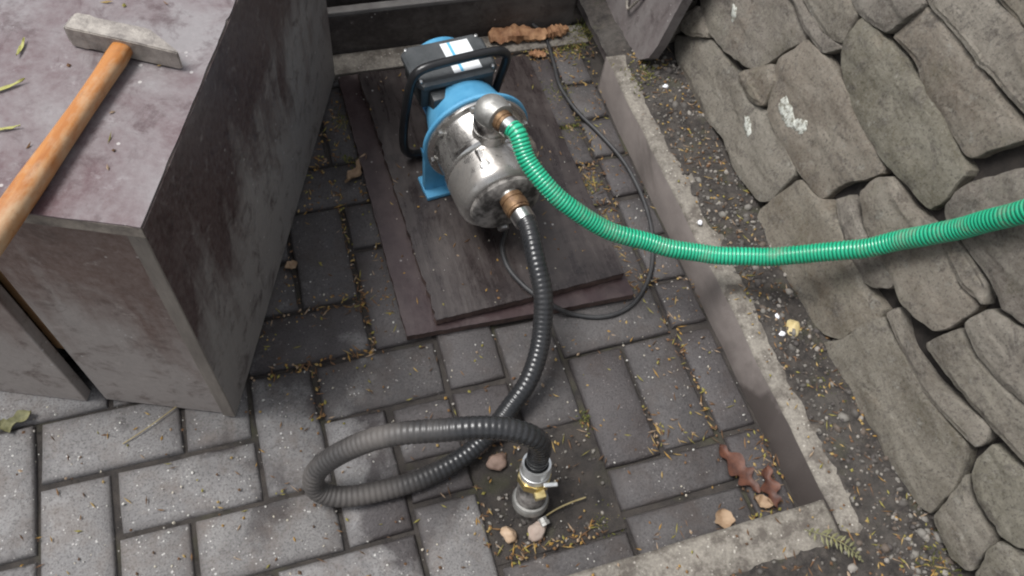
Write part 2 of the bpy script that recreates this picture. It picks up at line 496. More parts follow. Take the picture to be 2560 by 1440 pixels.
def m_debris(name, cols):
    t = NT(name)
    rnd = t.n('ShaderNodeNewGeometry').outputs['Random Per Island']
    q = t.n('ShaderNodeValToRGB'); q.color_ramp.interpolation = 'CONSTANT'
    while len(q.color_ramp.elements) < len(cols): q.color_ramp.elements.new(.5)
    for i, c in enumerate(cols):
        q.color_ramp.elements[i].position = i / len(cols); q.color_ramp.elements[i].color = (*c, 1)
    t.l(rnd, q.inputs[0])
    return t.done(q.outputs[0], .75)
MAT['debris'] = m_debris('plant_litter', [(.34, .20, .05), (.20, .11, .045), (.36, .25, .09), (.12, .065, .032), (.25, .22, .055), (.33, .24, .16), (.16, .085, .042), (.10, .06, .035)])
MAT['gravel'] = m_debris('gravel_bits', [(.12, .11, .098), (.075, .067, .06), (.17, .158, .14), (.10, .078, .062), (.06, .052, .048), (.24, .22, .195)])
MAT['grit'] = m_debris('pale_grit', [(.42, .41, .38), (.55, .54, .50), (.30, .28, .25), (.48, .44, .36)])
MAT['peb_tan'] = simple('tan_pebble', (.36, .25, .16), (.46, .34, .24), 60, .6, .2, 250)
MAT['peb_pink'] = simple('pinkish_stone_chip', (.30, .23, .19), (.40, .33, .28), 60, .8, .4, 250)
MAT['peb_brown'] = simple('brown_pebble', (.16, .105, .08), (.23, .16, .125), 60, .7, .3, 250)
MAT['peb_yellow'] = simple('yellow_pebble', (.44, .34, .15), (.55, .46, .25), 60, .6, .2, 250)
MAT['peb_white'] = simple('white_pebble', (.74, .75, .80), (.85, .86, .90), 60, .5, .1, 250)
MAT['leaf_brown'] = simple('brown_oak_leaf', (.045, .018, .013), (.12, .045, .025), 50, .6, .4, 200)
MAT['leaf_tan'] = simple('tan_dry_leaf', (.22, .14, .08), (.36, .255, .165), 50, .7, .4, 200)
MAT['leaf_dull'] = simple('dull_green_leaf', (.10, .10, .045), (.21, .20, .10), 70, .7, .4, 200)
MAT['leaf_yellow'] = simple('yellow_green_leaf', (.28, .28, .07), (.40, .38, .13), 50, .6, .3, 200)
MAT['chip'] = simple('orange_bark', (.16, .065, .028), (.44, .25, .13), 28, .75, .6, 160)
MAT['stalk'] = simple('straw_stalk', (.26, .20, .09), (.36, .30, .15), 50, .7, .2, 200)
MAT['moss'] = m_debris('moss_blades', [(.10, .11, .02), (.15, .15, .035), (.07, .085, .02), (.20, .17, .05)])
MAT['wire'] = simple('rusty_wire', (.24, .22, .19), (.36, .33, .29), 60, .5, .3, 200, metallic=.5)

# ------------------------------------------------------------------ measured outlines (metres)
STONES = [
  [(0.706, 0.03), (0.635, 0.082), (0.591, 0.109), (0.54, 0.111), (0.491, 0.113), (0.422, 0.118), (0.384, 0.13), (0.263, 0.116), (0.261, 0.041), (0.281, 0.02), (0.366, 0.007), (0.438, 0.021), (0.501, 0.005), (0.585, 0.002), (0.65, 0.005)] ,
  [(0.701, 0.063), (0.678, 0.122), (0.617, 0.112), (0.611, 0.103), (0.666, 0.065)] ,
  [(0.7, 0.139), (0.517, 0.28), (0.503, 0.273), (0.424, 0.262), (0.449, 0.202), (0.469, 0.154), (0.49, 0.142), (0.555, 0.123), (0.611, 0.113), (0.667, 0.124)] ,
  [(0.491, 0.124), (0.44, 0.191), (0.411, 0.174), (0.401, 0.135), (0.419, 0.121), (0.459, 0.118)] ,
  [(0.42, 0.26), (0.384, 0.268), (0.352, 0.27), (0.308, 0.27), (0.27, 0.263), (0.165, 0.251), (0.152, 0.242), (0.166, 0.213), (0.19, 0.181), (0.197, 0.13), (0.214, 0.124), (0.284, 0.119), (0.384, 0.13), (0.416, 0.169), (0.438, 0.203)] ,
  [(0.515, 0.281), (0.493, 0.299), (0.476, 0.294), (0.396, 0.289), (0.361, 0.306), (0.352, 0.303), (0.378, 0.271), (0.414, 0.271)] ,
  [(0.489, 0.302), (0.416, 0.358), (0.397, 0.354), (0.369, 0.351), (0.357, 0.31), (0.392, 0.292), (0.472, 0.297)] ,
  [(0.359, 0.354), (0.33, 0.361), (0.273, 0.363), (0.217, 0.364), (0.182, 0.356), (0.153, 0.359), (0.098, 0.349), (0.066, 0.347), (0.057, 0.292), (0.065, 0.269), (0.082, 0.265), (0.132, 0.259), (0.167, 0.256), (0.268, 0.265), (0.31, 0.275), (0.335, 0.288), (0.352, 0.309)] ,
  [(0.301, 0.369), (0.287, 0.43), (0.277, 0.434), (0.217, 0.436), (0.182, 0.436), (0.119, 0.435), (0.054, 0.438), (0.044, 0.436), (0.047, 0.424), (0.062, 0.394), (0.076, 0.359), (0.086, 0.354), (0.127, 0.357), (0.161, 0.36), (0.204, 0.363), (0.239, 0.374)] ,
  [(0.411, 0.362), (0.315, 0.436), (0.29, 0.432), (0.306, 0.372), (0.333, 0.364), (0.369, 0.354)] ,
  [(0.307, 0.442), (0.233, 0.499), (0.216, 0.499), (0.171, 0.501), (0.135, 0.497), (0.055, 0.474), (0.027, 0.453), (0.05, 0.445), (0.122, 0.442), (0.191, 0.441), (0.28, 0.436)] ,
  [(0.227, 0.504), (0.159, 0.557), (0.095, 0.531), (0.062, 0.483), (0.125, 0.499), (0.168, 0.503)] ,
  [(0.248, 0.113), (0.202, 0.122), (0.178, 0.142), (0.135, 0.137), (0.058, 0.128), (0.031, 0.118), (-0.018, 0.122), (-0.009, 0.032), (0.012, 0.01), (0.065, -0.005), (0.136, -0.01), (0.175, -0.025), (0.241, -0.021), (0.265, 0.017), (0.256, 0.068)] ,
  [(0.171, 0.152), (0.16, 0.177), (0.097, 0.164), (0.048, 0.165), (0.01, 0.165), (0.009, 0.152), (0.032, 0.123), (0.08, 0.12)] ,
  [(0.151, 0.198), (0.147, 0.232), (0.129, 0.253), (0.084, 0.248), (0.063, 0.254), (0.012, 0.259), (-0.054, 0.249), (-0.089, 0.251), (-0.089, 0.201), (-0.081, 0.176), (-0.058, 0.167), (-0.018, 0.16), (0.045, 0.169), (0.097, 0.171)] ,
  [(0.007, 0.255), (0.0, 0.277), (-0.033, 0.279), (-0.071, 0.277), (-0.09, 0.257), (-0.055, 0.251)] ,
  [(0.045, 0.297), (0.048, 0.336), (0.029, 0.379), (0.012, 0.413), (-0.042, 0.404), (-0.134, 0.346), (-0.157, 0.313), (-0.139, 0.29), (-0.106, 0.278), (-0.059, 0.288), (-0.006, 0.286), (0.03, 0.283)] ,
  [(0.005, -0.011), (-0.013, 0.032), (-0.02, 0.114), (-0.056, 0.113), (-0.087, 0.113), (-0.146, 0.108), (-0.238, 0.126), (-0.279, 0.06), (-0.289, 0.014), (-0.273, 0.005), (-0.216, 0.001), (-0.159, -0.006), (-0.099, -0.014), (-0.038, -0.016)] ,
  [(-0.022, 0.125), (-0.027, 0.147), (-0.081, 0.126), (-0.143, 0.133), (-0.225, 0.17), (-0.24, 0.149), (-0.237, 0.132), (-0.146, 0.113), (-0.088, 0.116)] ,
  [(-0.089, 0.146), (-0.1, 0.213), (-0.134, 0.209), (-0.203, 0.219), (-0.268, 0.244), (-0.308, 0.203), (-0.285, 0.184), (-0.225, 0.173), (-0.156, 0.157)] ,
  [(-0.1, 0.222), (-0.101, 0.261), (-0.137, 0.279), (-0.187, 0.302), (-0.248, 0.292), (-0.263, 0.247), (-0.196, 0.223), (-0.137, 0.214)] ,
  [(-0.298, 0.022), (-0.284, 0.067), (-0.265, 0.102), (-0.305, 0.082), (-0.349, 0.085), (-0.378, 0.027), (-0.355, 0.015)] ,
  [(-0.357, 0.089), (-0.388, 0.116), (-0.397, 0.162), (-0.449, 0.125), (-0.421, 0.048), (-0.384, 0.03)] ,
  [(-0.256, 0.127), (-0.249, 0.158), (-0.283, 0.173), (-0.34, 0.192), (-0.384, 0.172), (-0.375, 0.119), (-0.348, 0.1), (-0.306, 0.097), (-0.271, 0.109)] ,
]
GREEN = [(0.6579, 0.3891, 0.268), (0.6611, 0.373, 0.265), (0.6729, 0.3312, 0.25), (0.6989, 0.2909, 0.225), (0.7349, 0.2595, 0.2), (0.7828, 0.2317, 0.178), (0.8437, 0.202, 0.162), (0.9152, 0.1697, 0.158), (0.9806, 0.1381, 0.172), (1.0386, 0.1079, 0.2), (1.0867, 0.0775, 0.24), (1.126, 0.0451, 0.295), (1.1476, 0.0075, 0.368), (1.1575, -0.0195, 0.425), (1.1623, -0.042, 0.475), (1.1678, -0.0641, 0.53), (1.1588, -0.1011, 0.62)]
BLACK= [(0.6623, 0.2802, 0.17), (0.6623, 0.2604, 0.168), (0.6617, 0.2158, 0.155), (0.6616, 0.172, 0.13), (0.6554, 0.1387, 0.102), (0.6424, 0.1055, 0.076), (0.6164, 0.0673, 0.052), (0.5846, 0.0421, 0.034), (0.5422, 0.0115, 0.02), (0.4853, -0.0181, 0.0165), (0.421, -0.0315, 0.0165), (0.3612, -0.034, 0.0165), (0.3103, -0.0288, 0.02), (0.2794, -0.0178, 0.034), (0.2743, -0.0084, 0.06), (0.2879, -0.0018, 0.09), (0.3235, -0.0042, 0.13), (0.3666, -0.0117, 0.165), (0.4172, -0.0234, 0.19), (0.471, -0.0389, 0.205), (0.5204, -0.0528, 0.205), (0.5532, -0.0646, 0.195), (0.5708, -0.0715, 0.175), (0.5757, -0.0741, 0.15), (0.5752, -0.0786, 0.118)]
CABLE= [(0.8834, 0.8831, 0.02), (0.9063, 0.8572, 0.006), (0.8989, 0.7714, 0.006), (0.8908, 0.7073, 0.006), (0.9016, 0.6365, 0.006), (0.9279, 0.5651, 0.006), (0.9496, 0.4865, 0.006), (0.9534, 0.3999, 0.006), (0.9424, 0.3257, 0.006), (0.9215, 0.2665, 0.006), (0.8933, 0.2204, 0.006), (0.8561, 0.1852, 0.006), (0.816, 0.1692, 0.006), (0.7758, 0.1707, 0.006), (0.7366, 0.1854, 0.008), (0.7067, 0.1931, 0.03), (0.6804, 0.2147, 0.039), (0.6594, 0.2495, 0.039), (0.6475, 0.2853, 0.039), (0.6493, 0.323, 0.039), (0.6624, 0.3504, 0.039), (0.6827, 0.386, 0.039)]

# ------------------------------------------------------------------ setting: ground, pavement, kerbs, soil
random.seed(11)
KX, KY = 0.975, -0.228          # inner faces of the two kerbs
g_ = MB()
g_.add([(-40, -40, -.0075), (40, -40, -.0075), (40, 40, -.0075), (-40, 40, -.0075)], [[0, 1, 2, 3]])
ground = tag(g_.build('ground', MAT['sand']), kind='structure')

pavement = tag(empty('pavement', (0, 0, 0)), kind='structure')
def paver_mesh(w, l, seed, skew=None):
    """slab of w (x) by l (y) centred on origin, top at z=0, with worn uneven edges"""
    r = random.Random(seed)
    hw, hl = w / 2, l / 2
    base = [(-hw, -hl), (-hw * .3, -hl), (hw * .35, -hl), (hw, -hl), (hw, 0), (hw, hl), (hw * .3, hl), (-hw * .4, hl), (-hw, hl), (-hw, .1 * hl)]
    out = []
    for x, y in base:
        k = .003 if abs(x) == hw and abs(y) == hl and r.random() < .5 else .0012
        out.append((x - math.copysign(r.uniform(0, k), x) + r.uniform(-.0008, .0008), y - math.copysign(r.uniform(0, k), y) + r.uniform(-.0008, .0008)))
    n = len(out)
    def ring(d, z, jit=0.0):
        res = []
        for x, y in out:
            sx = 1 - d / hw; sy = 1 - d / hl
            res.append((x * sx, y * sy, z + r.uniform(-jit, jit)))
        return res
    rings = [ring(0, -.035), ring(0, -.0065, .001), ring(.0016, -.0022, .0006), ring(.005, 0, .0004)]
    vs_ = sum(rings, []); fs = []
    for i in range(3):
        for k in range(n):
            k2 = (k + 1) % n
            fs.append([i * n + k, i * n + k2, (i + 1) * n + k2, (i + 1) * n + k])
    fs.append([3 * n + k for k in range(n)])
    mb = MB(); mb.add(vs_, fs)
    me = mb.mesh('paver', True, 50)
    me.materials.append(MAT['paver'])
    return me
J = .0055                       # joint
full = [paver_mesh(.2 - J, .1 - J, 100 + k) for k in range(12)]
rr = random.Random(5)
def put_paver(x0, x1, y0, y1, me=None, dz=None):
    cx, cy = (x0 + x1) / 2, (y0 + y1) / 2
    w, l = x1 - x0, y1 - y0
    rot = 0.0
    if me is None:
        if abs(w - .2) < .012 and abs(l - .1) < .012: me = rr.choice(full); rot = rr.choice((0, math.pi))
        elif abs(l - .2) < .012 and abs(w - .1) < .012: me = rr.choice(full); rot = rr.choice((1, -1)) * math.pi / 2
        else: me = paver_mesh(w - J, l - J, int(cx * 1e4) ^ int(cy * 1e4))
    o = link('paver', me, None, pavement, (cx + rr.uniform(-.0012, .0012), cy + rr.uniform(-.0012, .0012), (rr.uniform(-.0022, .0026) if dz is None else dz)),
             (rr.uniform(-.012, .012), rr.uniform(-.009, .009), rot + rr.uniform(-.008, .008)))
    return o
# cells laid by hand (in module units of 0.1 m): the cut pieces along the kerb and round the stand-pipe
hand = [
    (7, 8, -.86, 1.12), (8, 9, -.80, 1.14), (9, 9.72, -.76, 1.16),
    (7, 9, -1.56, -.84), (9, 9.72, -2.26, -.78), (7, 9, -2.26, -1.58),
    (7, 8.97, 1.14, 2.1), (9, 9.72, 1.2, 2.15), (9, 9.72, 2.17, 3.1), (9, 9.72, 3.12, 4.08), (9, 9.72, 4.12, 5.1),
    (9, 9.72, 5.12, 6.1), (9, 9.72, 6.12, 7.1), (9, 9.72, 7.12, 8.2),
    (4, 5, -.60, -.02), (4, 5, -2.26, -.62), (5, 7, -2.26, -1.76), (5, 6, -.05, .98), (4, 4.99, 0, .98), (6, 7, 0, 2),
]
def is_hand(x, y):
    for a, b, c, d in hand:
        if a + .02 < x < b - .02 and c + .02 < y < d - .02: return True
    return (5 < x < 7 and -2.3 < y < 0) or x > 9.0 or (x > 7 and y < 2.1) or (4 < x < 6 and y < 1.0)
for a, b, c, d in hand:
    put_paver(a * .1, b * .1, c * .1, d * .1)
YMAX = 8.22
for i in range(-13, 10):
    for j in range(-3, 10):
        k = (i + j) % 4
        if k == 0: x0, x1, y0, y1 = i, i + 2, j, j + 1
        elif k == 2: x0, x1, y0, y1 = i, i + 1, j, j + 2
        else: continue
        y0c, y1c, x1c = max(y0, -2.26), min(y1, YMAX), min(x1, 9.0)
        if y1c - y0c < .15 or x1c - x0 < .15: continue
        cx, cy = (x0 + x1c) / 2, (y0c + y1c) / 2
        if is_hand(cx, cy) or is_hand(x0 + .3, y0c + .3) or is_hand(x1c - .3, y1c - .3): 
            # keep the part of the stone that is not replaced by a hand-laid piece
            if not is_hand(x0 + .3, cy): put_paver(x0 * .1, (x0 + 1) * .1, y0c * .1, y1c * .1)
            continue
        put_paver(x0 * .1, x1c * .1, y0c * .1, y1c * .1)

# concrete strip in front of the rear board
s = MB(); s.box(-.6, 1.0, .826, .884, -.05, .004, .004, 2)
tag(s.build('concrete_strip', MAT['slab'], smooth=True), kind='structure')

def kerb_block(name, x0, x1, y0, y1, seed):
    """a kerb stone with a slightly crooked, worn top"""
    mb = MB()
    nx = max(2, int((x1 - x0) / .02)); ny = max(2, int((y1 - y0) / .02))
    top = .081
    def h(x, y): return top + .004 * noise.noise((x * 7, y * 7, seed)) + .0018 * noise.noise((x * 40, y * 40, seed))
    P = {}
    vs_ = []; fs = []
    def V(p): vs_.append(p); return len(vs_) - 1
    bev = .007
    xs = [x0, x0 + bev] + [x0 + (x1 - x0) * k / nx for k in range(1, nx)] + [x1 - bev, x1]
    ys = [y0, y0 + bev] + [y0 + (y1 - y0) * k / ny for k in range(1, ny)] + [y1 - bev, y1]
    for i, x in enumerate(xs):
        for j, y in enumerate(ys):
            z = h(x, y)
            if i in (0, len(xs) - 1) or j in (0, len(ys) - 1): z -= .006 + .003 * noise.noise((x * 30, y * 30, 3))
            P[i, j] = V((x + (.0025 * noise.noise((y * 12, 1, seed)) if i in (0, len(xs) - 1) else 0), y + (.0025 * noise.noise((x * 12, 2, seed)) if j in (0, len(ys) - 1) else 0), z))
    I, Jn = len(xs), len(ys)
    for i in range(I - 1):
        for j in range(Jn - 1): fs.append([P[i, j], P[i + 1, j], P[i + 1, j + 1], P[i, j + 1]])
    border = [(i, 0) for i in range(I)] + [(I - 1, j) for j in range(1, Jn)] + [(i, Jn - 1) for i in range(I - 2, -1, -1)] + [(0, j) for j in range(Jn - 2, 0, -1)]
    low = [V((vs_[P[b]][0], vs_[P[b]][1], -.06)) for b in border]
    for k in range(len(border)):
        k2 = (k + 1) % len(border)
        fs.append([P[border[k]], low[k], low[k2], P[border[k2]]])
    mb.add(vs_, fs)
    return mb.mesh(name, True, 60)
kerb = tag(empty('kerb', (KX, KY, 0)), kind='structure')
def kerbstone(x0, x1, y0, y1, seed):
    o = link('kerb_stone', kerb_block('kerb_stone', x0 - KX, x1 - KX, y0 - KY, y1 - KY, seed), MAT['kerb'], kerb)
    return o
kerbstone(KX, KX + .056, KY - .066, .70, 1)
kerbstone(KX - .99, KX - .004, KY - .068, KY, 2)
kerbstone(KX - 1.99, KX - .995, KY - .068, KY, 3)

# soil beside the wall and in front of the kerb
mb = MB()
def sstep(t): t = max(0.0, min(1.0, t)); return t * t * (3 - 2 * t)
def soil_h(x, y):
    h = .0825 + .003 * noise.noise((x * 9, y * 9, 4)) + .005 * noise.noise((x * 28, y * 28, 5)) + .004 * noise.noise((x * 75, y * 75, 6))
    if y > KY - .01: e = (x - KX - .010) / .032
    else: e = max((x - KX - .010) / .032, (KY - .030 - y) / .034)
    return h - .016 * (1 - sstep(e))
def soil_patch(x0, x1, y0, y1, st):
    nx, ny = int((x1 - x0) / st), int((y1 - y0) / st)
    vs_ = [(x0 + (x1 - x0) * i / nx, y0 + (y1 - y0) * j / ny, soil_h(x0 + (x1 - x0) * i / nx, y0 + (y1 - y0) * j / ny)) for i in range(nx + 1) for j in range(ny + 1)]
    fs = [[i * (ny + 1) + j, (i + 1) * (ny + 1) + j, (i + 1) * (ny + 1) + j + 1, i * (ny + 1) + j + 1] for i in range(nx) for j in range(ny)]
    mb.add(vs_, fs)
soil_patch(KX + .009, 1.32, KY - .0281, .95, .008)
soil_patch(-1.2, 1.32, -1.0, KY - .028, .012)
tag(mb.build('soil_bed', MAT['soil'], smooth=True, angle=180), kind='structure')

# ------------------------------------------------------------------ dry stone wall
wall = tag(empty('dry_stone_wall', (1.1, 0, .08)), 'dry-stone wall of long grey-brown sandstone blocks beside the kerb', 'wall')
EU, EN = Vector((.2425, 0, .9701)), Vector((-.9701, 0, .2425))
def WP(s_, t, h): return Vector((0, s_, 0)) + EU * t + EN * h
def smooth_poly(poly, n):
    P = [Vector((a, b)) for a, b in poly]
    for _ in range(1):
        Q = []
        for i in range(len(P)):
            a, b = P[i], P[(i + 1) % len(P)]
            Q += [a.lerp(b, .10), a.lerp(b, .90)]
        P = Q
    L = [0]
    for i in range(len(P)): L.append(L[-1] + (P[(i + 1) % len(P)] - P[i]).length)
    out = []; j = 0
    for k in range(n):
        s_ = L[-1] * k / n
        while L[j + 1] < s_: j += 1
        t = (s_ - L[j]) / max(1e-9, L[j + 1] - L[j])
        out.append(P[j].lerp(P[(j + 1) % len(P)], t))
    A = sum(out[i].x * out[(i + 1) % n].y - out[(i + 1) % n].x * out[i].y for i in range(n))
    if A < 0: out.reverse()
    return out
def facets(seed):
    r_ = random.Random(seed * 13 + 5)
    return [(r_.uniform(.0, .003), r_.uniform(-.03, .03), r_.uniform(-.06, .06)) for _ in range(5)]
def relief(x, y, seed, c, fc):
    """quarry-split face: a few flat facets meeting at crisp arrises, a stepped bed, fine grain"""
    dx, dy = x - c.x, y - c.y
    h = .003
    for b_, gx, gy_ in fc: h = min(h, b_ + gx * dx + gy_ * dy)
    k = noise.noise((x * 6, y * 20, seed + 3)) * 1.3
    h += .0022 * (math.floor(k) + min(1, (k - math.floor(k)) * 6.0))
    return h + .0022 * noise.noise((x * 13, y * 17, seed)) + .0012 * noise.noise((x * 50, y * 50, seed)) + .0009 * noise.noise((x * 120, y * 120, seed))
def make_stone(poly, seed, hi=True):
    r = random.Random(seed)
    n = 84 if hi else 20
    B = smooth_poly(poly, n)
    c = sum(B, Vector((0, 0))) / n
    for i in range(n):
        q = B[i]; d = noise.noise((q.x * 70, q.y * 70, seed)) * .0030 + noise.noise((q.x * 20, q.y * 20, seed + 9)) * .0035
        B[i] = q + (q - c).normalized() * (d + .0032)
    off = r.uniform(-.0035, .0035); ta, tb = r.uniform(-.018, .018), r.uniform(-.03, .02); fc = facets(seed)
    def nrm(i):
        e = B[(i + 1) % n] - B[i - 1]
        return Vector((-e.y, e.x)).normalized()
    def inset(d, ):
        res = []
        for i in range(n):
            q = B[i] + nrm(i) * d
            res.append(q)
        return res
    def hh(q, base, amp):
        return base + off + ta * (q.x - c.x) + tb * (q.y - c.y) + amp * relief(q.x, q.y, seed, c, fc)
    rings = [(B, -.075, 0), (B, -.0042, 1), (inset(.0014), -.0008, 1), (inset(.005), 0, 1)]
    core = inset(.005)
    for sc, b_ in ((.93, .001), (.84, .002), (.74, .002), (.64, .002), (.53, .002), (.42, .002), (.31, .002), (.2, .002), (.1, .002)):
        rings.append(([c + (q - c) * sc for q in core], b_, 1))
    if not hi: rings = [rings[0], rings[1], rings[3], rings[6], rings[9]]
    vs_ = []; fs = []
    for pts, base, amp in rings:
        for q in pts:
            h = hh(q, base, amp) if base > -.05 else base
            vs_.append(WP(q.x, q.y, h))
    m = len(rings)
    for i in range(m - 1):
        for k in range(n):
            k2 = (k + 1) % n
            fs.append([i * n + k, i * n + k2, (i + 1) * n + k2, (i + 1) * n + k])
    vs_.append(WP(c.x, c.y, hh(c, .002, 1))); ci = len(vs_) - 1
    for k in range(n): fs.append([(m - 1) * n + k, (m - 1) * n + (k + 1) % n, ci])
    b = MB(); b.add(vs_, fs)
    return b.build('stone', MAT['stone'], wall, smooth=True, angle=20), (off, ta, tb, c)
stone_info = []
for k, poly in enumerate(STONES):
    stone_info.append(make_stone(poly, 31 + k * 7)[1])
def inside(poly, x, y):
    ins = False; n = len(poly)
    for i in range(n):
        (x1, y1), (x2, y2) = poly[i], poly[(i + 1) % n]
        if (y1 > y) != (y2 > y) and x < (x2 - x1) * (y - y1) / (y2 - y1) + x1: ins = not ins
    return ins
def free(x, y): return not any(inside(p, x, y) for p in STONES)
# the wall runs on beyond the traced stones in the same courses
r = random.Random(77)
t0 = -.03
crs = [(-.03, .12), (.12, .20), (.20, .29), (.29, .37), (.37, .45), (.45, .53), (.53, .61), (.61, .70)]
for a, b in crs:
    y = -1.0 + r.uniform(0, .2)
    while y < 1.5:
        l = r.uniform(.18, .36); y1 = min(y + l, 1.6)
        # largest free span of this slot
        def span_ok(u0, u1):
            return all(free(u0 + (u1 - u0) * i / 8, a + .008 + (b - a - .016) * j / 3) for i in range(9) for j in range(4))
        u0, u1 = y, y1
        while u1 - u0 > .05 and not span_ok(u0, u1):
            left_bad = any(not free(u0, a + .008 + (b - a - .016) * j / 3) for j in range(4))
            if left_bad: u0 += .01
            else: u1 -= .01
        if u1 - u0 > .05:
            j1 = lambda: r.uniform(-.006, .006)
            poly = [(u0 + .005, a + .004 + j1()), ((u0 + u1) / 2, a + .002 + j1()), (u1 - .005, a + .004 + j1()), (u1 - .003, (a + b) / 2), (u1 - .006, b - .004 + j1()), ((u0 + u1) / 2, b - .003 + j1()), (u0 + .006, b - .004 + j1()), (u0 + .003, (a + b) / 2)]
            make_stone(poly, int(1000 * (u0 + 3) + a * 777), hi=(u0 < .75 and u1 > -.45))
        y = y1 if u1 - u0 > .05 else y + .06
mbc = MB()
mbc.add([WP(-1.1, -.12, -.024), WP(1.7, -.12, -.024), WP(1.7, .70, -.024), WP(-1.1, .70, -.024), WP(-1.1, -.12, -.4), WP(1.7, -.12, -.4), WP(1.7, .70, -.4), WP(-1.1, .70, -.4)],
        [[0, 1, 2, 3], [7, 6, 5, 4], [0, 4, 5, 1], [1, 5, 6, 2], [2, 6, 7, 3], [3, 7, 4, 0]])
mbc.build('wall_core', MAT['core'], wall)
# pale lichen crusts on two of the blocks
def lichen(k, s_, t, rx, ry, ang, seed):
    off, ta, tb, c = stone_info[k]
    n = 30; vs_ = []; fs = []
    for ring, (sc, dz) in enumerate(((1.0, -.0006), (.9, .0009), (.4, .0012))):
        for i in range(n):
            a = 2 * math.pi * i / n
            rad = sc * (1.25 + .6 * noise.noise((math.cos(a) * 1.6, math.sin(a) * 1.6, seed)) + .35 * noise.noise((math.cos(a) * 4, math.sin(a) * 4, seed)))
            x, y = rx * rad * math.cos(a), ry * rad * math.sin(a)
            X, Y = s_ + x * math.cos(ang) - y * math.sin(ang), t + x * math.sin(ang) + y * math.cos(ang)
            se = 31 + k * 7
            h = .002 + off + ta * (X - c.x) + tb * (Y - c.y) + relief(X, Y, se, c, facets(se))
            vs_.append(WP(X, Y, h + dz))
    for q in range(2):
        for i in range(n):
            j = (i + 1) % n
            fs.append([q * n + i, q * n + j, (q + 1) * n + j, (q + 1) * n + i])
    fs.append([2 * n + i for i in range(n)])
    m = MB(); m.add(vs_, fs)
    m.build('lichen_patch', MAT['lichen'], wall, smooth=True, angle=80)
lichen(4, .350, .166, .026, .010, .25, 3)
lichen(4, .315, .172, .015, .009, -.5, 8)
lichen(0, .40, .083, .015, .007, .5, 12)
lichen(2, .585, .182, .012, .006, .8, 17)

# ------------------------------------------------------------------ rear boards and leaning panel
rb = empty('rear_edging_board', (.6, .9, 0))
m = MB(); m.box(-.9, .38, -.012, .006, -.02, .093, .002, 2); m.build('board_face', MAT['back'], rb)
m = MB(); m.box(-.9, .38, -.0125, .0065, .0935, .1035, .002, 2); m.build('cap_strip', MAT['back_edge'], rb)
tag(rb, 'low dark edging board with grey cap strip behind the pump', 'board')
m = MB(); m.box(-.6, 1.1, .95, .972, -.02, .55, .003, 2)
tag(m.build('shed_board', MAT['back']), 'dark upright board behind the low edging board', 'board')

lp = empty('leaning_panel', (1.012, .735, .003))
def LP(y, z, h): return Vector((.25 * z, y, z)) + Vector((.9701, 0, -.2425)) * h
outl = [(0, 0), (-.028, .045), (-.088, .108), (-.092, .142), (-.086, .24), (-.08, .34), (-.08, .5), (.5, .5), (.5, 0)]
m = MB(); n = len(outl)
vs_ = [LP(y, z, 0) for y, z in outl] + [LP(y, z, .022) for y, z in outl]
fs = [list(range(n)), [n + i for i in range(n)][::-1]] + [[i, (i + 1) % n, n + (i + 1) % n, n + i] for i in range(n)]
m.add(vs_, fs)
m.build('panel_board', MAT['panel'], lp)
m = MB()
m.sweep(spline([LP(.075, .185, .004), LP(.062, .165, -.006), LP(.045, .138, -.010), LP(.030, .128, -.010), LP(.022, .142, -.010), LP(.014, .165, -.008), LP(.006, .19, .004)], .003), .0028, 8)
m.build('wire_staple', MAT['wire'], lp, smooth=True)
tag(lp, 'grey panel with wire staple leaning at the far end of the kerb', 'panel')

# ------------------------------------------------------------------ plywood box on the left
BA = math.radians(68.3)
box = empty('plywood_box', (.177, .138, 0), BA - math.pi / 2)      # local x right, y back; corner at the front right
BW, BD, BH = .62, .735, .5
def wavy(mb_, x0, x1, y0, y1, z0, z1):
    mb_.box(x0, x1, y0, y1, z0, z1, .002, 2)
m = MB(); m.box(-.019, 0, .0, BD, .004, BH - .0185, .0016, 2); m.build('side_panel', MAT['ply_side'], box)
m = MB(); m.box(-BW, -BW + .019, 0, BD, .004, BH - .0185, .0016, 2); m.build('side_panel', MAT['ply_side'], box)
m = MB(); m.box(-.019, -.0004, -.0015, .0035, .005, BH - .019, .0008, 1); m.build('panel_edge', MAT['ply_edge'], box)
m = MB(); m.box(-.197, -.0195, .003, .021, .002, BH - .0185, .002, 2); m.build('front_panel', MAT['ply_front'], box)
m = MB(); m.box(-BW + .0195, -.222, -.004, .014, .002, BH - .0185, .002, 2); m.build('front_panel', MAT['ply_front'], box)
m = MB(); m.box(-BW + .0195, -.0195, BD - .02, BD - .002, .004, BH - .0185, .002, 1); m.build('rear_panel', MAT['ply_side'], box)
m = MB(); m.box(-.235, -.199, .024, .05, .12, BH - .0185, .002, 1); m.build('inner_batten', MAT['batten'], box)
# lid with chipped rim
def lid_mesh():
    x0, x1, y0, y1 = -BW - .004, .004, -.006, BD + .004
    pts = []
    N = 90
    def edge(a, b, nx, ny):
        for k in range(N):
            t = k / N
            x, y = a[0] + (b[0] - a[0]) * t, a[1] + (b[1] - a[1]) * t
            d = .0012 * noise.noise((x * 30, y * 30, 1)) + max(0, noise.noise((x * 16, y * 16, 7)) - .22) * .022 + max(0, noise.noise((x * 55, y * 55, 9)) - .3) * .006
            if 0 < k: pts.append((x + nx * d, y + ny * d))
            else: pts.append((x, y))
    edge((x0, y0), (x1, y0), 0, 1); edge((x1, y0), (x1, y1), -1, 0); edge((x1, y1), (x0, y1), 0, -1); edge((x0, y1), (x0, y0), 1, 0)
    return pts
pts = lid_mesh()
core_pts = [(-BW - .004, -.006), (.004, -.006), (.004, BD + .004), (-BW - .004, BD + .004)]
m = MB(); m.prism(core_pts, BH - .018, BH - .0022); m.build('lid_core', MAT['lid_core'], box)
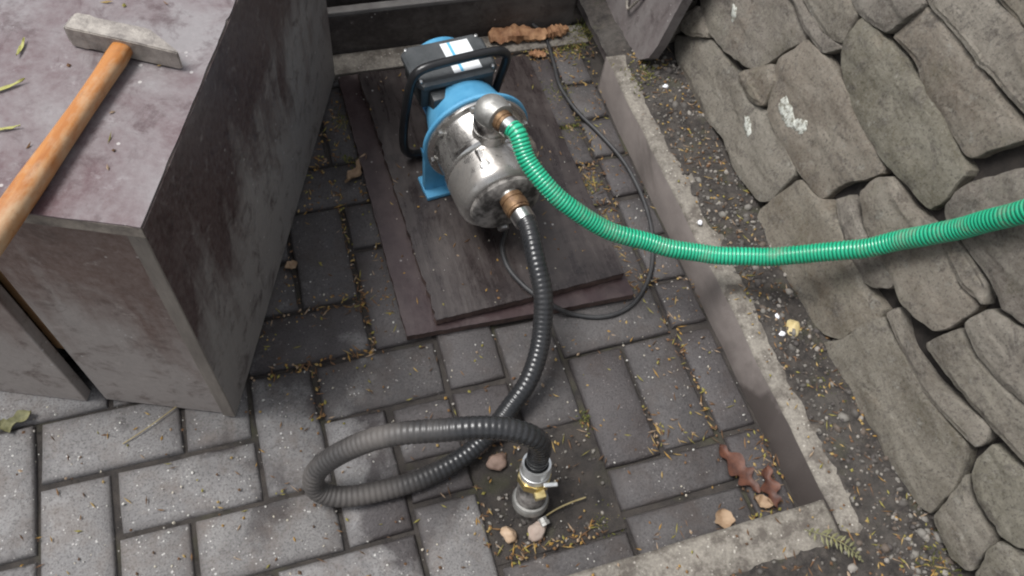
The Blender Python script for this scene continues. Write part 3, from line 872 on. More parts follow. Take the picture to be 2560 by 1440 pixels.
m = MB(); m.box(.0043, .0056, -.005, BD + .003, BH - .0185, BH - .0028, .0004, 1); m.build('shaded_edge_film', MAT['ply_side'], box)  # dark strip: film on the lid's right edge, its shade put into the colour
m = MB(); m.prism(pts, BH - .002, BH); m.build('lid_film', MAT['ply_top'], box)
tag(box, 'tall worn purple-grey plywood box with a slotted front, under the hammer', 'box')

# ------------------------------------------------------------------ hammer on the box
HZ = BH + .0005
ham = empty('hammer', (.184, .382, HZ), math.radians(-28))         # local x along the head (pein +x), handle along -y
m = MB()
hh_ = .0135
def sect(x, yb, yf, z0, z1): return [(x, yf, z0), (x, yf, z1), (x, yb, z1), (x, yb, z0)]
S_ = [sect(-.064, .011, -.0115, .003, .025), sect(-.061, .013, -.0135, .001, .0275), sect(-.045, .0135, -.0138, .0005, .028), sect(-.040, .0125, -.013, .0015, .027),
      sect(.016, .013, -.0135, .001, .0275), sect(.024, .012, -.0138, .001, .0275), sect(.062, -.0085, -.0138, .0015, .0265), sect(.066, -.0105, -.0130, .003, .025)]
vs_ = sum(S_, []); fs = [[0, 1, 2, 3], [28, 31, 30, 29]]
for i in range(len(S_) - 1):
    for k in range(4):
        k2 = (k + 1) % 4
        fs.append([i * 4 + k, i * 4 + k2, (i + 1) * 4 + k2, (i + 1) * 4 + k])
m.add(vs_, fs)
bm = bmesh.new(); me = m.mesh('head'); bm.from_mesh(me)
bmesh.ops.bevel(bm, geom=[e for e in bm.edges if e.calc_face_angle(0) > .6], offset=.0012, segments=2, affect='EDGES')
bm.to_mesh(me); bm.free()
link('head', me, MAT['hammer_steel'], ham)
m = MB(); m.box(-.0665, -.0642, -.0105, .010, .004, .024, .001, 1); m.build('striking_face', MAT['hammer_edge'], ham)
# oval handle
def oval(mb_, secs, n=20):
    vs_ = []; fs = []
    for y, cx, cz, a, b in secs:
        for k in range(n):
            t = 2 * math.pi * k / n
            ct, st = math.cos(t), math.sin(t)
            p = .75
            vs_.append((cx + a * math.copysign(abs(ct) ** p, ct), y, cz + b * math.copysign(abs(st) ** p, st)))
    for i in range(len(secs) - 1):
        for k in range(n):
            k2 = (k + 1) % n
            fs.append([i * n + k, i * n + k2, (i + 1) * n + k2, (i + 1) * n + k])
    fs.append(list(range(n))[::-1]); fs.append([(len(secs) - 1) * n + k for k in range(n)])
    mb_.add(vs_, fs)
m = MB()
oval(m, [(.0145, 0, .0142, 0.0090, .0065), (.0, 0, .0142, 0.0095, .007), (-.0142, 0, .0142, 0.0115, .0085), (-.019, 0, .0138, 0.0111, .0100), (-.03, 0, .0132, 0.0116, .0102), (-.06, 0, .0125, 0.0108, .0098),
         (-.11, 0, .0122, 0.0108, .0098), (-.16, 0, .0125, 0.0116, .0105), (-.21, 0, .0130, 0.0130, .0115), (-.26, 0, .0132, 0.0133, .0118), (-.292, 0, .0138, 0.0135, .0118), (-.297, 0, .0138, 0.0107, .009)])
m.build('handle', MAT['wood'], ham, smooth=True, angle=60)
tag(ham, 'steel cross-pein hammer with varnished orange wooden handle on the box lid', 'hammer')

# ------------------------------------------------------------------ plywood sheets under the pump
def rough_edge_poly(corners, seed, amp, n=70):
    out = []
    for i in range(len(corners)):
        a, b = Vector(corners[i]), Vector(corners[(i + 1) % len(corners)])
        e = (b - a).normalized(); nn = Vector((e.y, -e.x))
        am = amp[i]
        for k in range(n):
            q = a.lerp(b, k / n)
            d = am * (noise.noise((q.x * 22, q.y * 22, seed)) * .25 + noise.noise((q.x * 120, q.y * 120, seed)) * .75)
            if am > .003: d += -am * 2.2 * max(0, noise.noise((q.x * 60, q.y * 60, seed + 5)) - .25)
            out.append(q + nn * (d if k else 0))
    return out
def sheet(name, label, corners, z0, z1, seed, amp, mat_top, lift=None):
    c = sum((Vector(p) for p in corners), Vector((0, 0))) / len(corners)
    P = [p - c for p in rough_edge_poly(corners, seed, amp)]
    n = len(P)
    lf = lift or (lambda x, y: 0.0)
    root = empty(name, (c.x, c.y, z0))
    body = MB(); face = MB()
    for mb_, za, zb in ((body, 0, z1 - z0 - .0022), (face, z1 - z0 - .002, z1 - z0)):
        rings = [1.0, .985, .9, .75, .6, .45, .3, .15]
        vs_ = []; fs = []
        for sc in rings: vs_ += [(q.x * sc, q.y * sc, zb + lf(q.x * sc, q.y * sc)) for q in P]
        vs_ += [(q.x, q.y, za + lf(q.x, q.y)) for q in P]
        for i in range(len(rings) - 1):
            for k in range(n):
                k2 = (k + 1) % n
                fs.append([i * n + k, i * n + k2, (i + 1) * n + k2, (i + 1) * n + k])
        fs.append([(len(rings) - 1) * n + k for k in range(n)])
        lo = len(rings) * n
        for k in range(n):
            k2 = (k + 1) % n
            fs.append([k, k2, lo + k2, lo + k])
        fs.append([lo + k for k in range(n)][::-1])
        mb_.add(vs_, fs)
    body.build('plies', MAT['ply_raw'], root)
    face.build('face', mat_top, root, smooth=True, angle=30)
    tag(root, label, 'plywood sheet')
    return root
sheet('plywood_sheet', 'brown plywood sheet lying on the pavers, lower of the two under the pump',
      [(.455, .205), (.850, .190), (.846, .795), (.452, .806)], .002, .0165, 3, (.0015, .0015, .002, .003), MAT['ply_under'],
      lambda x, y: max(0, x + .0) * max(0, -y) * .10)
sheet('plywood_sheet', 'dark plywood sheet with ragged left edge, upper of the two right under the pump',
      [(.506, .213), (.842, .226), (.838, .775), (.490, .790)], .0185, .0345, 9, (.0022, .0015, .0015, .0045), MAT['ply_mat'],
      lambda x, y: max(0, x) * max(0, -y) * .10)

# ------------------------------------------------------------------ pump
PR = math.radians(6.5)
pump = empty('water_pump', (.64, .48, .0345), PR)
ZA = .1155
Mz = Matrix.Translation((0, 0, ZA))
# stainless body: flange, barrel, bead, then the offset front cover
m = MB()
m.lathe([(-.0005, .0905), (-.0045, .0915), (-.0085, .091), (-.0095, .0885), (-.0100, .081), (-.014, .0790), (-.054, .0785), (-.058, .0785), (-.062, .0815), (-.070, .0815), (-.073, .0785), (-.075, .074), (-.080, .072)], 'Y', 72, M=Mz, caps=True)
body = m.build('pump_body', MAT['steel'], pump, smooth=True, angle=32)
Mc = Matrix.Translation((-.006, 0, ZA - .005))
m = MB()
m.lathe([(-.074, .0745), (-.100, .0742), (-.122, .0738), (-.130, .0715), (-.1360, .066), (-.1385, .0605)], 'Y', 72, M=Mc)
m.build('front_cover', MAT['steel_dirty'], pump, smooth=True, angle=32)
m = MB()
m.lathe([(-.1386, .0610), (-.1440, .0595), (-.1475, .054), (-.1500, .040), (-.1510, .020), (-.1512, .004)], 'Y', 56, M=Mc)
m.build('front_dish', MAT['steel_dusty'], pump, smooth=True, angle=40)
# raised block that carries the suction port
m = MB(); m.box(-.040, .040, -.136, -.072, ZA + .004, ZA + .0745, .006, 2)
for q in m.v:
    t = max(0.0, (-.072 - q.y) / .064)
    q.z -= .010 * t * t + (abs(q.x) * .20 if q.z > ZA + .04 else 0)
m.build('port_block', MAT['steel'], pump, smooth=True, angle=50)
# suction port: steel nipple, tarnished brass union, clamp
def lathe_part(name, prof, mat, a, b, n=32, hexa=False, parent=None):
    mm = MB(); mm.lathe(prof, 'Y', 6 if hexa else n, M=path_between(a, b))
    return mm.build(name, mat, parent or pump, smooth=not hexa, angle=35)
A0, A1 = Vector((-.008, -.124, ZA + .0235)), Vector((-.001, -.215, ZA + .0235))
lathe_part('suction_port', [(0, .023), (.008, .0225), (.010, .0172), (.030, .0170), (.031, .0160)], MAT['galv'], A0, A1)
lathe_part('brass_union', [(.029, .0175), (.030, .0195), (.038, .0195), (.0385, .0180), (.041, .0180), (.0415, .0205), (.056, .0205), (.0565, .0190), (.060, .0188), (.0605, .0172)], MAT['brass'], A0, A1, 12)
lathe_part('hose_clamp', [(.0635, .0158), (.064, .0180), (.081, .0180), (.0815, .0158)], MAT['zinc'], A0, A1, 32)
m = MB(); m.box(-.006, .006, -.008, .008, -.004, .004, .001, 1, M=Matrix.Translation((.010, -.199, ZA + .0015)) @ Euler((0, .6, 0)).to_matrix().to_4x4())
m.build('clamp_screw', MAT['zinc'], pump)
# drain plug and priming plug
lathe_part('drain_plug', [(-.01, .008), (.0, .008), (.002, .010), (.010, .010), (.011, .008)], MAT['zinc'], (-.006, -.140, .052), (-.007, -.152, .048), hexa=True)
pa = Vector((-.031, -.106, ZA + .0545)) 
lathe_part('priming_plug', [(-.006, .011), (.002, .011), (.003, .0085), (.010, .0085), (.011, .007)], MAT['zinc'], pa, pa + Vector((-.010, -.012, .03)), 16)
# discharge riser, elbow and outlet
R0 = Vector((-.005, -.056, ZA + .066))
m = MB()
m.lathe([(0, .0285), (.022, .0285), (.0225, .0268), (.027, .0268), (.0275, .0285), (.044, .0285), (.046, .0275)], 'Z', 36, center=R0)
m.build('discharge_riser', MAT['steel'], pump, smooth=True, angle=35)
E0 = R0 + Vector((0, 0, .053))
ED = Vector((.26, -.95, .10)).normalized()
m = MB()
m.lathe([(-.010, .0270), (0, .0280), (.009, .0268), (.0165, .0225), (.023, .0145), (.0265, .003)], 'Z', 32, center=E0)
m.lathe([(0, .0262), (.012, .0255), (.0205, .0235), (.0215, .019)], 'Y', 32, M=path_between(E0, E0 + ED))
m.build('outlet_elbow', MAT['cast'], pump, smooth=True, angle=50)
lathe_part('brass_nipple', [(.020, .0165), (.0195, .0175), (.030, .0175), (.0305, .0160), (.036, .0158)], MAT['brass'], E0, E0 + ED, 14)
lathe_part('hose_clamp', [(.0375, .0150), (.038, .0168), (.050, .0168), (.0505, .0150)], MAT['zinc'], E0, E0 + ED, 32)
# flange bolts
for k in range(8):
    a = math.radians(12 + 45 * k)
    p = Vector((.0852 * math.cos(a), -.0095, ZA + .0852 * math.sin(a)))
    lathe_part('flange_bolt', [(0, .0052), (.004, .0052), (.0048, .004)], MAT['zinc'], p, p + Vector((0, -1, 0)), hexa=True)
# blue cast bracket: ring, cone and feet
m = MB()
m.lathe([(-.0002, .0935), (.001, .0952), (.006, .0952), (.008, .0935), (.010, .0855), (.026, .0775), (.050, .0695), (.078, .063), (.084, .060)], 'Y', 64, M=Mz)
m.build('bracket', MAT['blue'], pump, smooth=True, angle=35)
for sx in (-1, 1):
    m = MB()
    pr = [(sx * .0965, ZA - .004), (sx * .0925, ZA - .030), (sx * .092, .010), (sx * .094, 0.0), (sx * .040, 0.0), (sx * .040, .010), (sx * .050, ZA - .070)]
    Mf = Matrix(((1, 0, 0, 0), (0, 0, 1, 0), (0, 1, 0, 0), (0, 0, 0, 1)))
    m.prism(pr, .001, .0135, M=Mf)
    m.box(min(sx * .094, sx * .040), max(sx * .094, sx * .040), -.018, .034, .0005, .0095, .002, 2)
    m.build('foot', MAT['blue'], pump)
# motor with cooling fins, fan cover
m = MB()
n = 40; prof = []
for k in range(n):
    for d, r_ in ((0, .0535), (.22, .0535), (.3, .0605), (.72, .0605), (.8, .0535)):
        t = 2 * math.pi * (k + d) / n; prof.append((r_ * math.cos(t), r_ * math.sin(t)))
Mm = Matrix.Translation((0, 0, ZA)) @ Matrix(((1, 0, 0, 0), (0, 0, 1, 0), (0, 1, 0, 0), (0, 0, 0, 1)))
m.prism(prof, .082, .168, M=Mm)
m.build('motor', MAT['blue_dark'], pump)
m = MB()
m.lathe([(.167, .0575), (.169, .059), (.186, .059), (.192, .056), (.196, .048), (.1965, .02), (.1966, .002)], 'Y', 48, M=Mz)
m.build('fan_cover', MAT['blue'], pump, smooth=True, angle=35)
# terminal box
tb = Matrix.Translation((-.008, .118, 0))
m = MB(); m.box(-.066, .066, -.044, .040, .135, .178, .004, 2, M=tb)
m.box(-.052, .000, -.068, -.040, .125, .172, .004, 2, M=tb)
m.box(-.001, .050, -.055, -.040, .125, .168, .004, 2, M=tb)
m.build('terminal_box', MAT['black_box'], pump, smooth=True, angle=40)
lid = MB()
def lidp():
    x, y = .0735, .0480
    o = [(-x + .012, -y), (x - .012, -y), (x, -y + .014), (x, y - .014), (x - .012, y), (-x + .012, y), (-x, y - .014), (-x, -y + .014)]
    return o
o = lidp(); n = len(o)
vs_ = [(a, b, .1785) for a, b in o] + [(a, b, .1865) for a, b in o] + [(a * .93, b * .90, .1905) for a, b in o]
fs = [list(range(n))[::-1], [2 * n + i for i in range(n)]]
for q in (0, 1):
    for i in range(n):
        j = (i + 1) % n; fs.append([q * n + i, q * n + j, (q + 1) * n + j, (q + 1) * n + i])
lid.add(vs_, fs, tb)
lo = lid.build('terminal_box_lid', MAT['black_lid'], pump)
for sx in (-1, 1):
    for sy in (-1, 1):
        mm = MB(); mm.lathe([(.188, .0034), (.1922, .0034), (.193, .0022)], 'Z', 10, center=(-.008 + sx * .0640, .118 + sy * .0385, 0)); mm.build('lid_screw', MAT['zinc'], lo)
mm = MB(); mm.box(-.004, .046, -.036, .036, .1907, .1911, M=tb); st = mm.build('sticker', MAT['sticker'], lo)
mm = MB(); mm.box(.0085, .0135, -.0355, .0355, .19115, .1914, M=tb); mm.build('sticker_stripe', MAT['sticker_blue'], lo)
for q in ((-.0015, .008, .012), (.018, .044, .026), (.018, .040, .019)):
    pass
# cable gland
lathe_part('cable_gland', [(0, .009), (.010, .009), (.0105, .0075), (.018, .0075), (.019, .005)], MAT['galv'], (.052, .124, .163), (.08, .124, .163), 12)
# black tube handle bent over the motor
hp = [(-.055, .084, .012), (-.085, .083, .014), (-.100, .082, .030), (-.1035, .082, .060), (-.1005, .082, .110), (-.094, .082, .160), (-.087, .083, .190), (-.080, .083, .206), (-.066, .083, .2145), (-.040, .083, .2175),
      (0, .084, .2180), (.040, .085, .2175), (.066, .086, .2145), (.081, .086, .206), (.084, .086, .192), (.078, .087, .160), (.070, .087, .125), (.062, .087, .095), (.050, .087, .080)]
m = MB(); m.sweep(spline(hp, .005), .0078, 16)
m.build('carry_handle', MAT['handle'], pump, smooth=True, angle=60)
tag(pump, 'stainless water pump with blue motor and black carrying handle on the plywood', 'pump')

# ------------------------------------------------------------------ hoses and cable
PM = Matrix.Translation((.64, .48, .0345)) @ Matrix.Rotation(PR, 4, 'Z')
def ribbed(name, pts, r0, amp, pitch, n, mat, per=7):
    P = spline(pts, pitch / per)
    P = [p + Vector((noise.noise((i * .012, 1, 3)), noise.noise((i * .012, 5, 3)), noise.noise((i * .012, 9, 3)))) * .0035 * min(1, i / 200, (len(P) - i) / 200) for i, p in enumerate(P)]
    rad = []
    for i in range(len(P)):
        ph = (i % per) / per
        rad.append(r0 + amp * (.5 + .5 * math.cos(2 * math.pi * ph)) ** .8 - amp)
    m = MB(); m.sweep(P, rad, n, caps=True)
    o = m.build(name, mat, smooth=True, angle=80)
    at = o.data.attributes.new('rib', 'FLOAT', 'POINT')
    for i in range(len(P)):
        val = (rad[i] - (r0 - amp)) / amp
        for k in range(n): at.data[i * n + k].value = val
    return o
g0 = PM @ (E0 + ED * .040); g1 = PM @ (E0 + ED * .062)
gp = [g0, g1] + [Vector(p) for p in GREEN[2:]]
tag(ribbed('green_hose', gp, .0148, .0010, .0056, 20, MAT['ghose']), 'bright green ribbed hose running from the pump outlet towards the stone wall', 'hose')
b0 = PM @ (A0 + (A1 - A0).normalized() * .066); b1 = PM @ (A0 + (A1 - A0).normalized() * .09)
FA, FB = Vector((.5685, -.1100, -.014)), Vector((.5755, -.0770, .118)); fd = (FB - FA).normalized()
bp = [b0, b1] + [Vector(p) for p in BLACK[2:-1]] + [FA + fd * .146, FA + fd * .130, FA + fd * .108]
tag(ribbed('black_hose', bp, .0156, .0008, .0080, 22, MAT['bhose']), 'black corrugated suction hose looping from the pump to the stand-pipe', 'hose')
m = MB(); m.sweep(spline([Vector(p) for p in CABLE], .006), .0042, 10)
tag(m.build('power_cable', MAT['rubber'], smooth=True, angle=60), 'thin black power cable curling over the pavers round the pump', 'cable')

# ------------------------------------------------------------------ stand-pipe coming out of the ground
F0, F1 = Vector((.5685, -.1100, -.014)), Vector((.5755, -.0770, .118))
sp = empty('stand_pipe', F0)
def fpart(name, prof, mat, n=32, hexa=False):
    mm = MB(); mm.lathe(prof, 'Y', n, M=path_between((0, 0, 0), F1 - F0))
    return mm.build(name, mat, sp, smooth=n > 12, angle=35)
fpart('lower_pipe', [(0, .023), (.022, .023), (.0225, .0215), (.027, .0215)], MAT['steel_dusty'])
fpart('union_ring', [(.025, .0245), (.026, .0270), (.034, .0275), (.039, .0255), (.0395, .0225)], MAT['cast'], 28)
fpart('pipe_neck', [(.038, .0222), (.066, .0220), (.084, .0215), (.0845, .019)], MAT['steel_dusty'])
fpart('brass_nut', [(.083, .021), (.0835, .0240), (.097, .0240), (.0975, .0205)], MAT['gold'], 8)
mm = MB(); mm.lathe([(.126, .0172), (.1265, .0205), (.1185, .0215), (.1125, .0222), (.112, .0208), (.110, .0208), (.1095, .0222), (.099, .0218), (.098, .0170), (.112, .0166), (.126, .0172)], 'Y', 36, M=path_between((0, 0, 0), F1 - F0), caps=False)
mm.build('hose_clamp', MAT['clamp_bright'], sp, smooth=True, angle=35)
m = MB(); m.box(-.010, .010, -.003, .003, -.0025, .0025, .001, 1, M=Matrix.Translation((.018, -.001, .112)) @ Euler((.25, .12, -.15)).to_matrix().to_4x4())
m.build('clamp_screw', MAT['clamp_bright'], sp)
m = MB(); m.box(-.008, .008, -.006, .006, -.005, .007, .0012, 1, M=Matrix.Translation((.005, -.004, .084)))
m.build('brass_lug', MAT['gold'], sp)
m = MB(); m.lathe([(-.004, .007), (.003, .007), (.0035, .0085), (.008, .0085), (.0085, .005)], 'Y', 8, M=path_between((.012, -.024, .022), (.018, -.050, .016)))
m.build('drain_tap', MAT['cast'], sp)
tag(sp, 'short metal stand-pipe with bright hose clamp rising from the gap in the pavers', 'pipe fitting')

# soil in the gap round the stand-pipe
m = MB(); nx = 26; ny = 24
vs_ = [(.5 + .2 * i / nx, -.176 + .172 * j / ny, -.0045 + .006 * noise.noise((i * .35, j * .35, 2)) + .003 * noise.noise((i * 1.1, j * 1.1, 5))) for i in range(nx + 1) for j in range(ny + 1)]
fs = [[i * (ny + 1) + j, (i + 1) * (ny + 1) + j, (i + 1) * (ny + 1) + j + 1, i * (ny + 1) + j + 1] for i in range(nx) for j in range(ny)]
m.add(vs_, fs); tag(m.build('gap_soil', MAT['sand'], smooth=True, angle=180), kind='structure')

# ------------------------------------------------------------------ pebbles, leaves, twigs
def pebble(loc, size, seed, mat, label, flat=.6, group=None):
    bm = bmesh.new(); bmesh.ops.create_icosphere(bm, subdivisions=3, radius=1.0)
    for q in bm.verts:
        d = 1 + .38 * noise.noise(q.co * 1.1 + Vector((seed, 0, 0))) + .16 * noise.noise(q.co * 2.6 + Vector((0, seed, 0))) + .05 * noise.noise(q.co * 7)
        q.co = Vector((q.co.x * size[0] * d, q.co.y * size[1] * d, q.co.z * size[2] * d))
    for f in bm.faces: f.smooth = True
    me = bpy.data.meshes.new('pebble'); bm.to_mesh(me); bm.free()
    o = link('pebble', me, mat, None, loc, (0, 0, seed * 1.7))
    return tag(o, label, 'pebble')
pebble((.527, -.140, .004), (.0125, .010, .009), 1.2, MAT['peb_tan'], 'smooth tan pebble left of the pinkish chip below the stand-pipe')
pebble((.568, -.146, .003), (.016, .012, .008), 4.0, MAT['peb_pink'], 'pinkish angular stone chip just below the stand-pipe')
pebble((.5425, -.030, .002), (.017, .013, .010), 2.1, MAT['peb_brown'], 'brown pebble between the hose loop and the stand-pipe')
pebble((1.058, .037, .082), (.012, .017, .009), 3.3, MAT['peb_yellow'], 'yellow pebble on the soil strip beside the kerb')
pebble((1.062, .594, .082), (.006, .005, .004), 5.2, MAT['peb_white'], 'white pebble near the far end of the soil strip')
pebble((.9905, .268, .086), (.0045, .004, .003), 6.2, MAT['peb_white'], 'tiny white pebble on top of the kerb behind the green hose')
pebble((1.0415, .0635, .082), (.006, .005, .004), 7.9, MAT['peb_white'], 'white pebble just behind the yellow pebble')
pebble((1.034, .031, .083), (.0055, .006, .004), 8.4, MAT['peb_white'], 'white pebble between the kerb and the yellow pebble')

def leaf(name, loc, L, W, rz, seed, mat, label, lobes=0, curl=.25, tilt=(0, 0), cat='leaf'):
    n = 26; vs_ = []; fs = []
    for i in range(n + 1):
        t = i / n
        w = W * math.sin(math.pi * min(1, t * .98 + .02)) ** .8
        w = max(w, .0006)
        for k in (-1, -.5, 0, .5, 1):
            if k and lobes:
                cut = .5 + .5 * math.cos(t * lobes * 2 * math.pi + (1.3 if k > 0 else 0) + seed)
                lob = 1 - .62 * cut ** 1.5 + .25 * noise.noise((t * 9, seed, k))
            else: lob = 1 + .18 * noise.noise((t * 7, seed, k))
            w_ = max(.0006, w * lob)
            z = curl * W * (k * k) + .25 * curl * L * (2 * t - 1) ** 2 + .0016 * noise.noise((t * 5, k, seed))
            vs_.append(((t - .5) * L + .15 * abs(k) * W * math.sin(9 * t), k * w_ + .12 * W * math.sin(3 * t + seed), z))
    for i in range(n):
        for k in range(4):
            fs.append([i * 5 + k, (i + 1) * 5 + k, (i + 1) * 5 + k + 1, i * 5 + k + 1])
    top = len(vs_)
    vs_ += [(x, y, z - .0005) for x, y, z in vs_]
    fs += [[a + top for a in f][::-1] for f in fs]
    m = MB(); m.v = [Vector(p) for p in vs_]; m.f = fs
    me = bpy.data.meshes.new(name); me.from_pydata([tuple(p) for p in vs_], [], fs); me.update()
    for p in me.polygons: p.use_smooth = True
    o = link(name, me, mat, None, loc, (tilt[0], tilt[1], rz))
    return tag(o, label, cat)
leaf('oak_leaf', (.902, -.140, .006), .090, .022, math.radians(112), 2, MAT['leaf_brown'], 'reddish-brown lobed oak leaf on the pavers near the kerb corner', 3.4, .14)
leaf('oak_leaf', (.938, -.180, .008), .066, .017, math.radians(75), 6, MAT['leaf_brown'], 'smaller brown curled leaf against the kerb corner', 2.8, .25)
leaf('dry_leaf', (.915, -.196, .008), .030, .010, math.radians(-40), 9, MAT['leaf_tan'], 'pale curled leaf tip below the oak leaf', 0, .5)
leaf('dry_leaf', (.843, -.206, .008), .030, .016, math.radians(80), 3, MAT['leaf_tan'], 'tan dry leaf lying against the front kerb', 0, .3)
leaf('dry_leaf', (.441, .567, .006), .075, .013, math.radians(48), 4, MAT['leaf_tan'], 'tan curled leaf between the box and the plywood sheets', 2.0, .5)
leaf('dry_leaf', (.297, .388, .006), .022, .009, math.radians(20), 7, MAT['leaf_tan'], 'small tan leaf scrap beside the foot of the box side', 0, .3)
leaf('green_leaf', (-.130, .205, .006), .055, .014, math.radians(15), 5, MAT['leaf_dull'], 'yellow-green leaf on the pavers in front of the box', 2.0, .35)
def fern(loc, L, rz, seed, label):
    r_ = random.Random(seed); mb_ = MB(); N = 13
    P = [Vector((L * t, .1 * L * math.sin(2.2 * t), .012 * math.sin(math.pi * t))) for t in [i / N for i in range(N + 1)]]
    mb_.sweep(P, .0008, 5)
    for i in range(1, N + 1):
        for sd in (-1, 1):
            l = .017 * math.sin(math.pi * (i / N * .8 + .16)) * r_.uniform(.7, 1.15); a = sd * r_.uniform(.9, 1.3)
            d = Vector((math.cos(a), math.sin(a), r_.uniform(-.15, .25))) * l; w = Vector((-math.sin(a), math.cos(a), 0)) * .0021; p = P[i]
            mb_.add([p, p + d * .5 + w, p + d, p + d * .5 - w, p + d * .5 + Vector((0, 0, .0009))], [[0, 1, 4], [1, 2, 4], [2, 3, 4], [3, 0, 4], [0, 3, 2, 1]])
    return tag(mb_.build('fern_sprig', MAT['leaf_dull'], loc=loc, rot=(0, 0, rz)), label, 'sprig')
fern((.915, -.262, .090), .085, math.radians(-50), 1, 'pale green fern sprig on the soil in front of the kerb corner')
leaf('narrow_leaf', (.0705, .405, BH + .0025), .028, .0022, math.radians(75), 2, MAT['leaf_yellow'], 'narrow green leaf on the box lid left of the hammer head', 0, .3)
leaf('narrow_leaf', (.056, .345, BH + .0025), .042, .0024, math.radians(20), 3, MAT['leaf_yellow'], 'narrow yellow leaf on the box lid, middle of three', 0, .3)
leaf('narrow_leaf', (.0575, .285, BH + .0025), .028, .0017, math.radians(0), 5, MAT['leaf_yellow'], 'narrow yellow leaf on the box lid nearest the hammer handle', 0, .3)
m = MB(); m.sweep(spline([(.588, -.1285, .004), (.606, -.124, .008), (.630, -.1205, .0085), (.654, -.118, .004)], .004), .0013, 6)
tag(m.build('dry_stalk', MAT['stalk'], smooth=True), 'dry straw stalk lying right of the stand-pipe', 'stalk')
m = MB(); m.sweep(spline([(.016, .135, .004), (.05, .150, .006), (.10, .178, .006)], .004), .0009, 6)
tag(m.build('dry_stalk', MAT['stalk'], smooth=True), 'thin straw lying just in front of the box', 'stalk')
def bark(loc, L, W, H, rz, seed, label):
    nn = 30; vs_ = []; fs = []
    for i in range(nn + 1):
        t = i / nn
        for k in range(8):
            a = 2 * math.pi * k / 8
            r_ = (.35 + .65 * math.sin(math.pi * (t * .9 + .05)) ** .5) * (1 + .45 * noise.noise((t * 4, math.cos(a) * 1.2, seed + math.sin(a))) + .5 * noise.noise((t * 13, math.cos(a) * 2.5, seed + 2 * math.sin(a))))
            vs_.append(((t - .5) * L, W * r_ * math.cos(a) + .15 * W * math.sin(5 * t), max(.001, H * (1 + r_ * math.sin(a)))))
    for i in range(nn):
        for k in range(8):
            k2 = (k + 1) % 8; fs.append([i * 8 + k, i * 8 + k2, (i + 1) * 8 + k2, (i + 1) * 8 + k])
    fs.append(list(range(8))[::-1]); fs.append([nn * 8 + k for k in range(8)])
    m = MB(); m.add(vs_, fs)
    o = m.build('bark_chip', MAT['chip'], loc=loc, rot=(0, 0, rz), smooth=True, angle=25)
    return tag(o, label, 'bark chip')
bark((.845, .862, .002), .125, .021, .013, math.radians(-3), 3, 'long orange-brown bark chip behind the pump by the edging board')
bark((.930, .858, .004), .055, .014, .011, math.radians(14), 5, 'short orange bark chip at the right end of the long one')
bark((.873, .806, .002), .035, .009, .005, math.radians(-12), 8, 'small orange-brown bark scrap right of the pump handle')

# ------------------------------------------------------------------ litter, grit, gravel, moss (uncountable)
rq = random.Random(4)
def sliver(mb_, x, y, z, L, W, a, lift):
    dx, dy = math.cos(a) * L / 2, math.sin(a) * L / 2
    nx_, ny_ = -math.sin(a) * W / 2, math.cos(a) * W / 2
    mb_.add([(x - dx, y - dy, z + .0006), (x + nx_, y + ny_, z + .0008), (x + dx, y + dy, z + .0008 + lift), (x - nx_, y - ny_, z + .0008), (x, y, z + .0012 + W * .5)],
            [[0, 1, 4], [1, 2, 4], [2, 3, 4], [3, 0, 4], [0, 3, 2, 1]])
lit = MB()
def blocked(x, y):
    if .452 < x < .852 and .195 < y < .81: return True
    # box footprint
    d = Vector((x - .177, y - .138)); u = d.x * math.cos(BA - math.pi / 2) + d.y * math.sin(BA - math.pi / 2); v_ = -d.x * math.sin(BA - math.pi / 2) + d.y * math.cos(BA - math.pi / 2)
    return -.63 < u < .002 and -.004 < v_ < .75
def one(x, y, z, big=1.0):
    if rq.random() < .45: sliver(lit, x, y, z, rq.uniform(.008, .022) * big, rq.uniform(.0014, .0030), rq.uniform(0, 6.28), rq.uniform(0, .004))
    else: sliver(lit, x, y, z, rq.uniform(.004, .0090) * big, rq.uniform(.0028, .0058), rq.uniform(0, 6.28), rq.uniform(0, .002))
def along(x0, y0, x1, y1, n, sp):
    for _ in range(n):
        t = rq.random(); x, y = x0 + (x1 - x0) * t + rq.gauss(0, sp), y0 + (y1 - y0) * t + rq.gauss(0, sp)
        if not blocked(x, y): one(x, y, rq.uniform(-.003, .001))
for k in range(560):      # all over the pavers, denser on the right
    x = .97 - abs(rq.gauss(0, .42)); y = rq.uniform(-.22, .82)
    if not blocked(x, y): one(x, y, .001)
along(.4, .2, .4, .56, 120, .006); along(.2, .2, .4, .2, 70, .008); along(.26, .3, .45, .3, 70, .012); along(.22, .22, .44, .78, 130, .012)
along(.86, .2, .87, .78, 320, .018); along(.87, .35, .96, .75, 160, .025); along(.80, .80, .97, .815, 120, .02); along(.3, .45, .44, .75, 120, .03); along(.9, .12, .97, .22, 50, .012); along(.86, .2, .92, .24, 60, .012); along(.44, .22, .45, .6, 90, .010)
along(.7, .0, .9, -.08, 45, .012); along(.9, -.05, .9, .1, 45, .006); along(.92, -.22, .97, -.1, 110, .014); along(.8, -.0, .8, -.08, 25, .008)
along(.52, -.17, .66, -.168, 80, .008); along(.5, -.02, .68, -.015, 35, .010); along(.5, -.16, .5, -.06, 25, .006); along(.3, .1, .3, .2, 20, .006)
along(.70, -.2, .97, -.222, 45, .008); along(.86, .82, .98, .80, 110, .016)
for k in range(200): one(rq.uniform(-.15, .5), rq.uniform(-.22, .2), .0015, .7)
for k in range(130): one(rq.uniform(.47, .84), rq.uniform(.22, .78), .0345 if rq.random() < .8 else .035, .8)
for k in range(480):
    x, y = rq.uniform(1.010, 1.11), rq.uniform(-.45, .7); one(x, y, soil_h(x, y) + .0005)
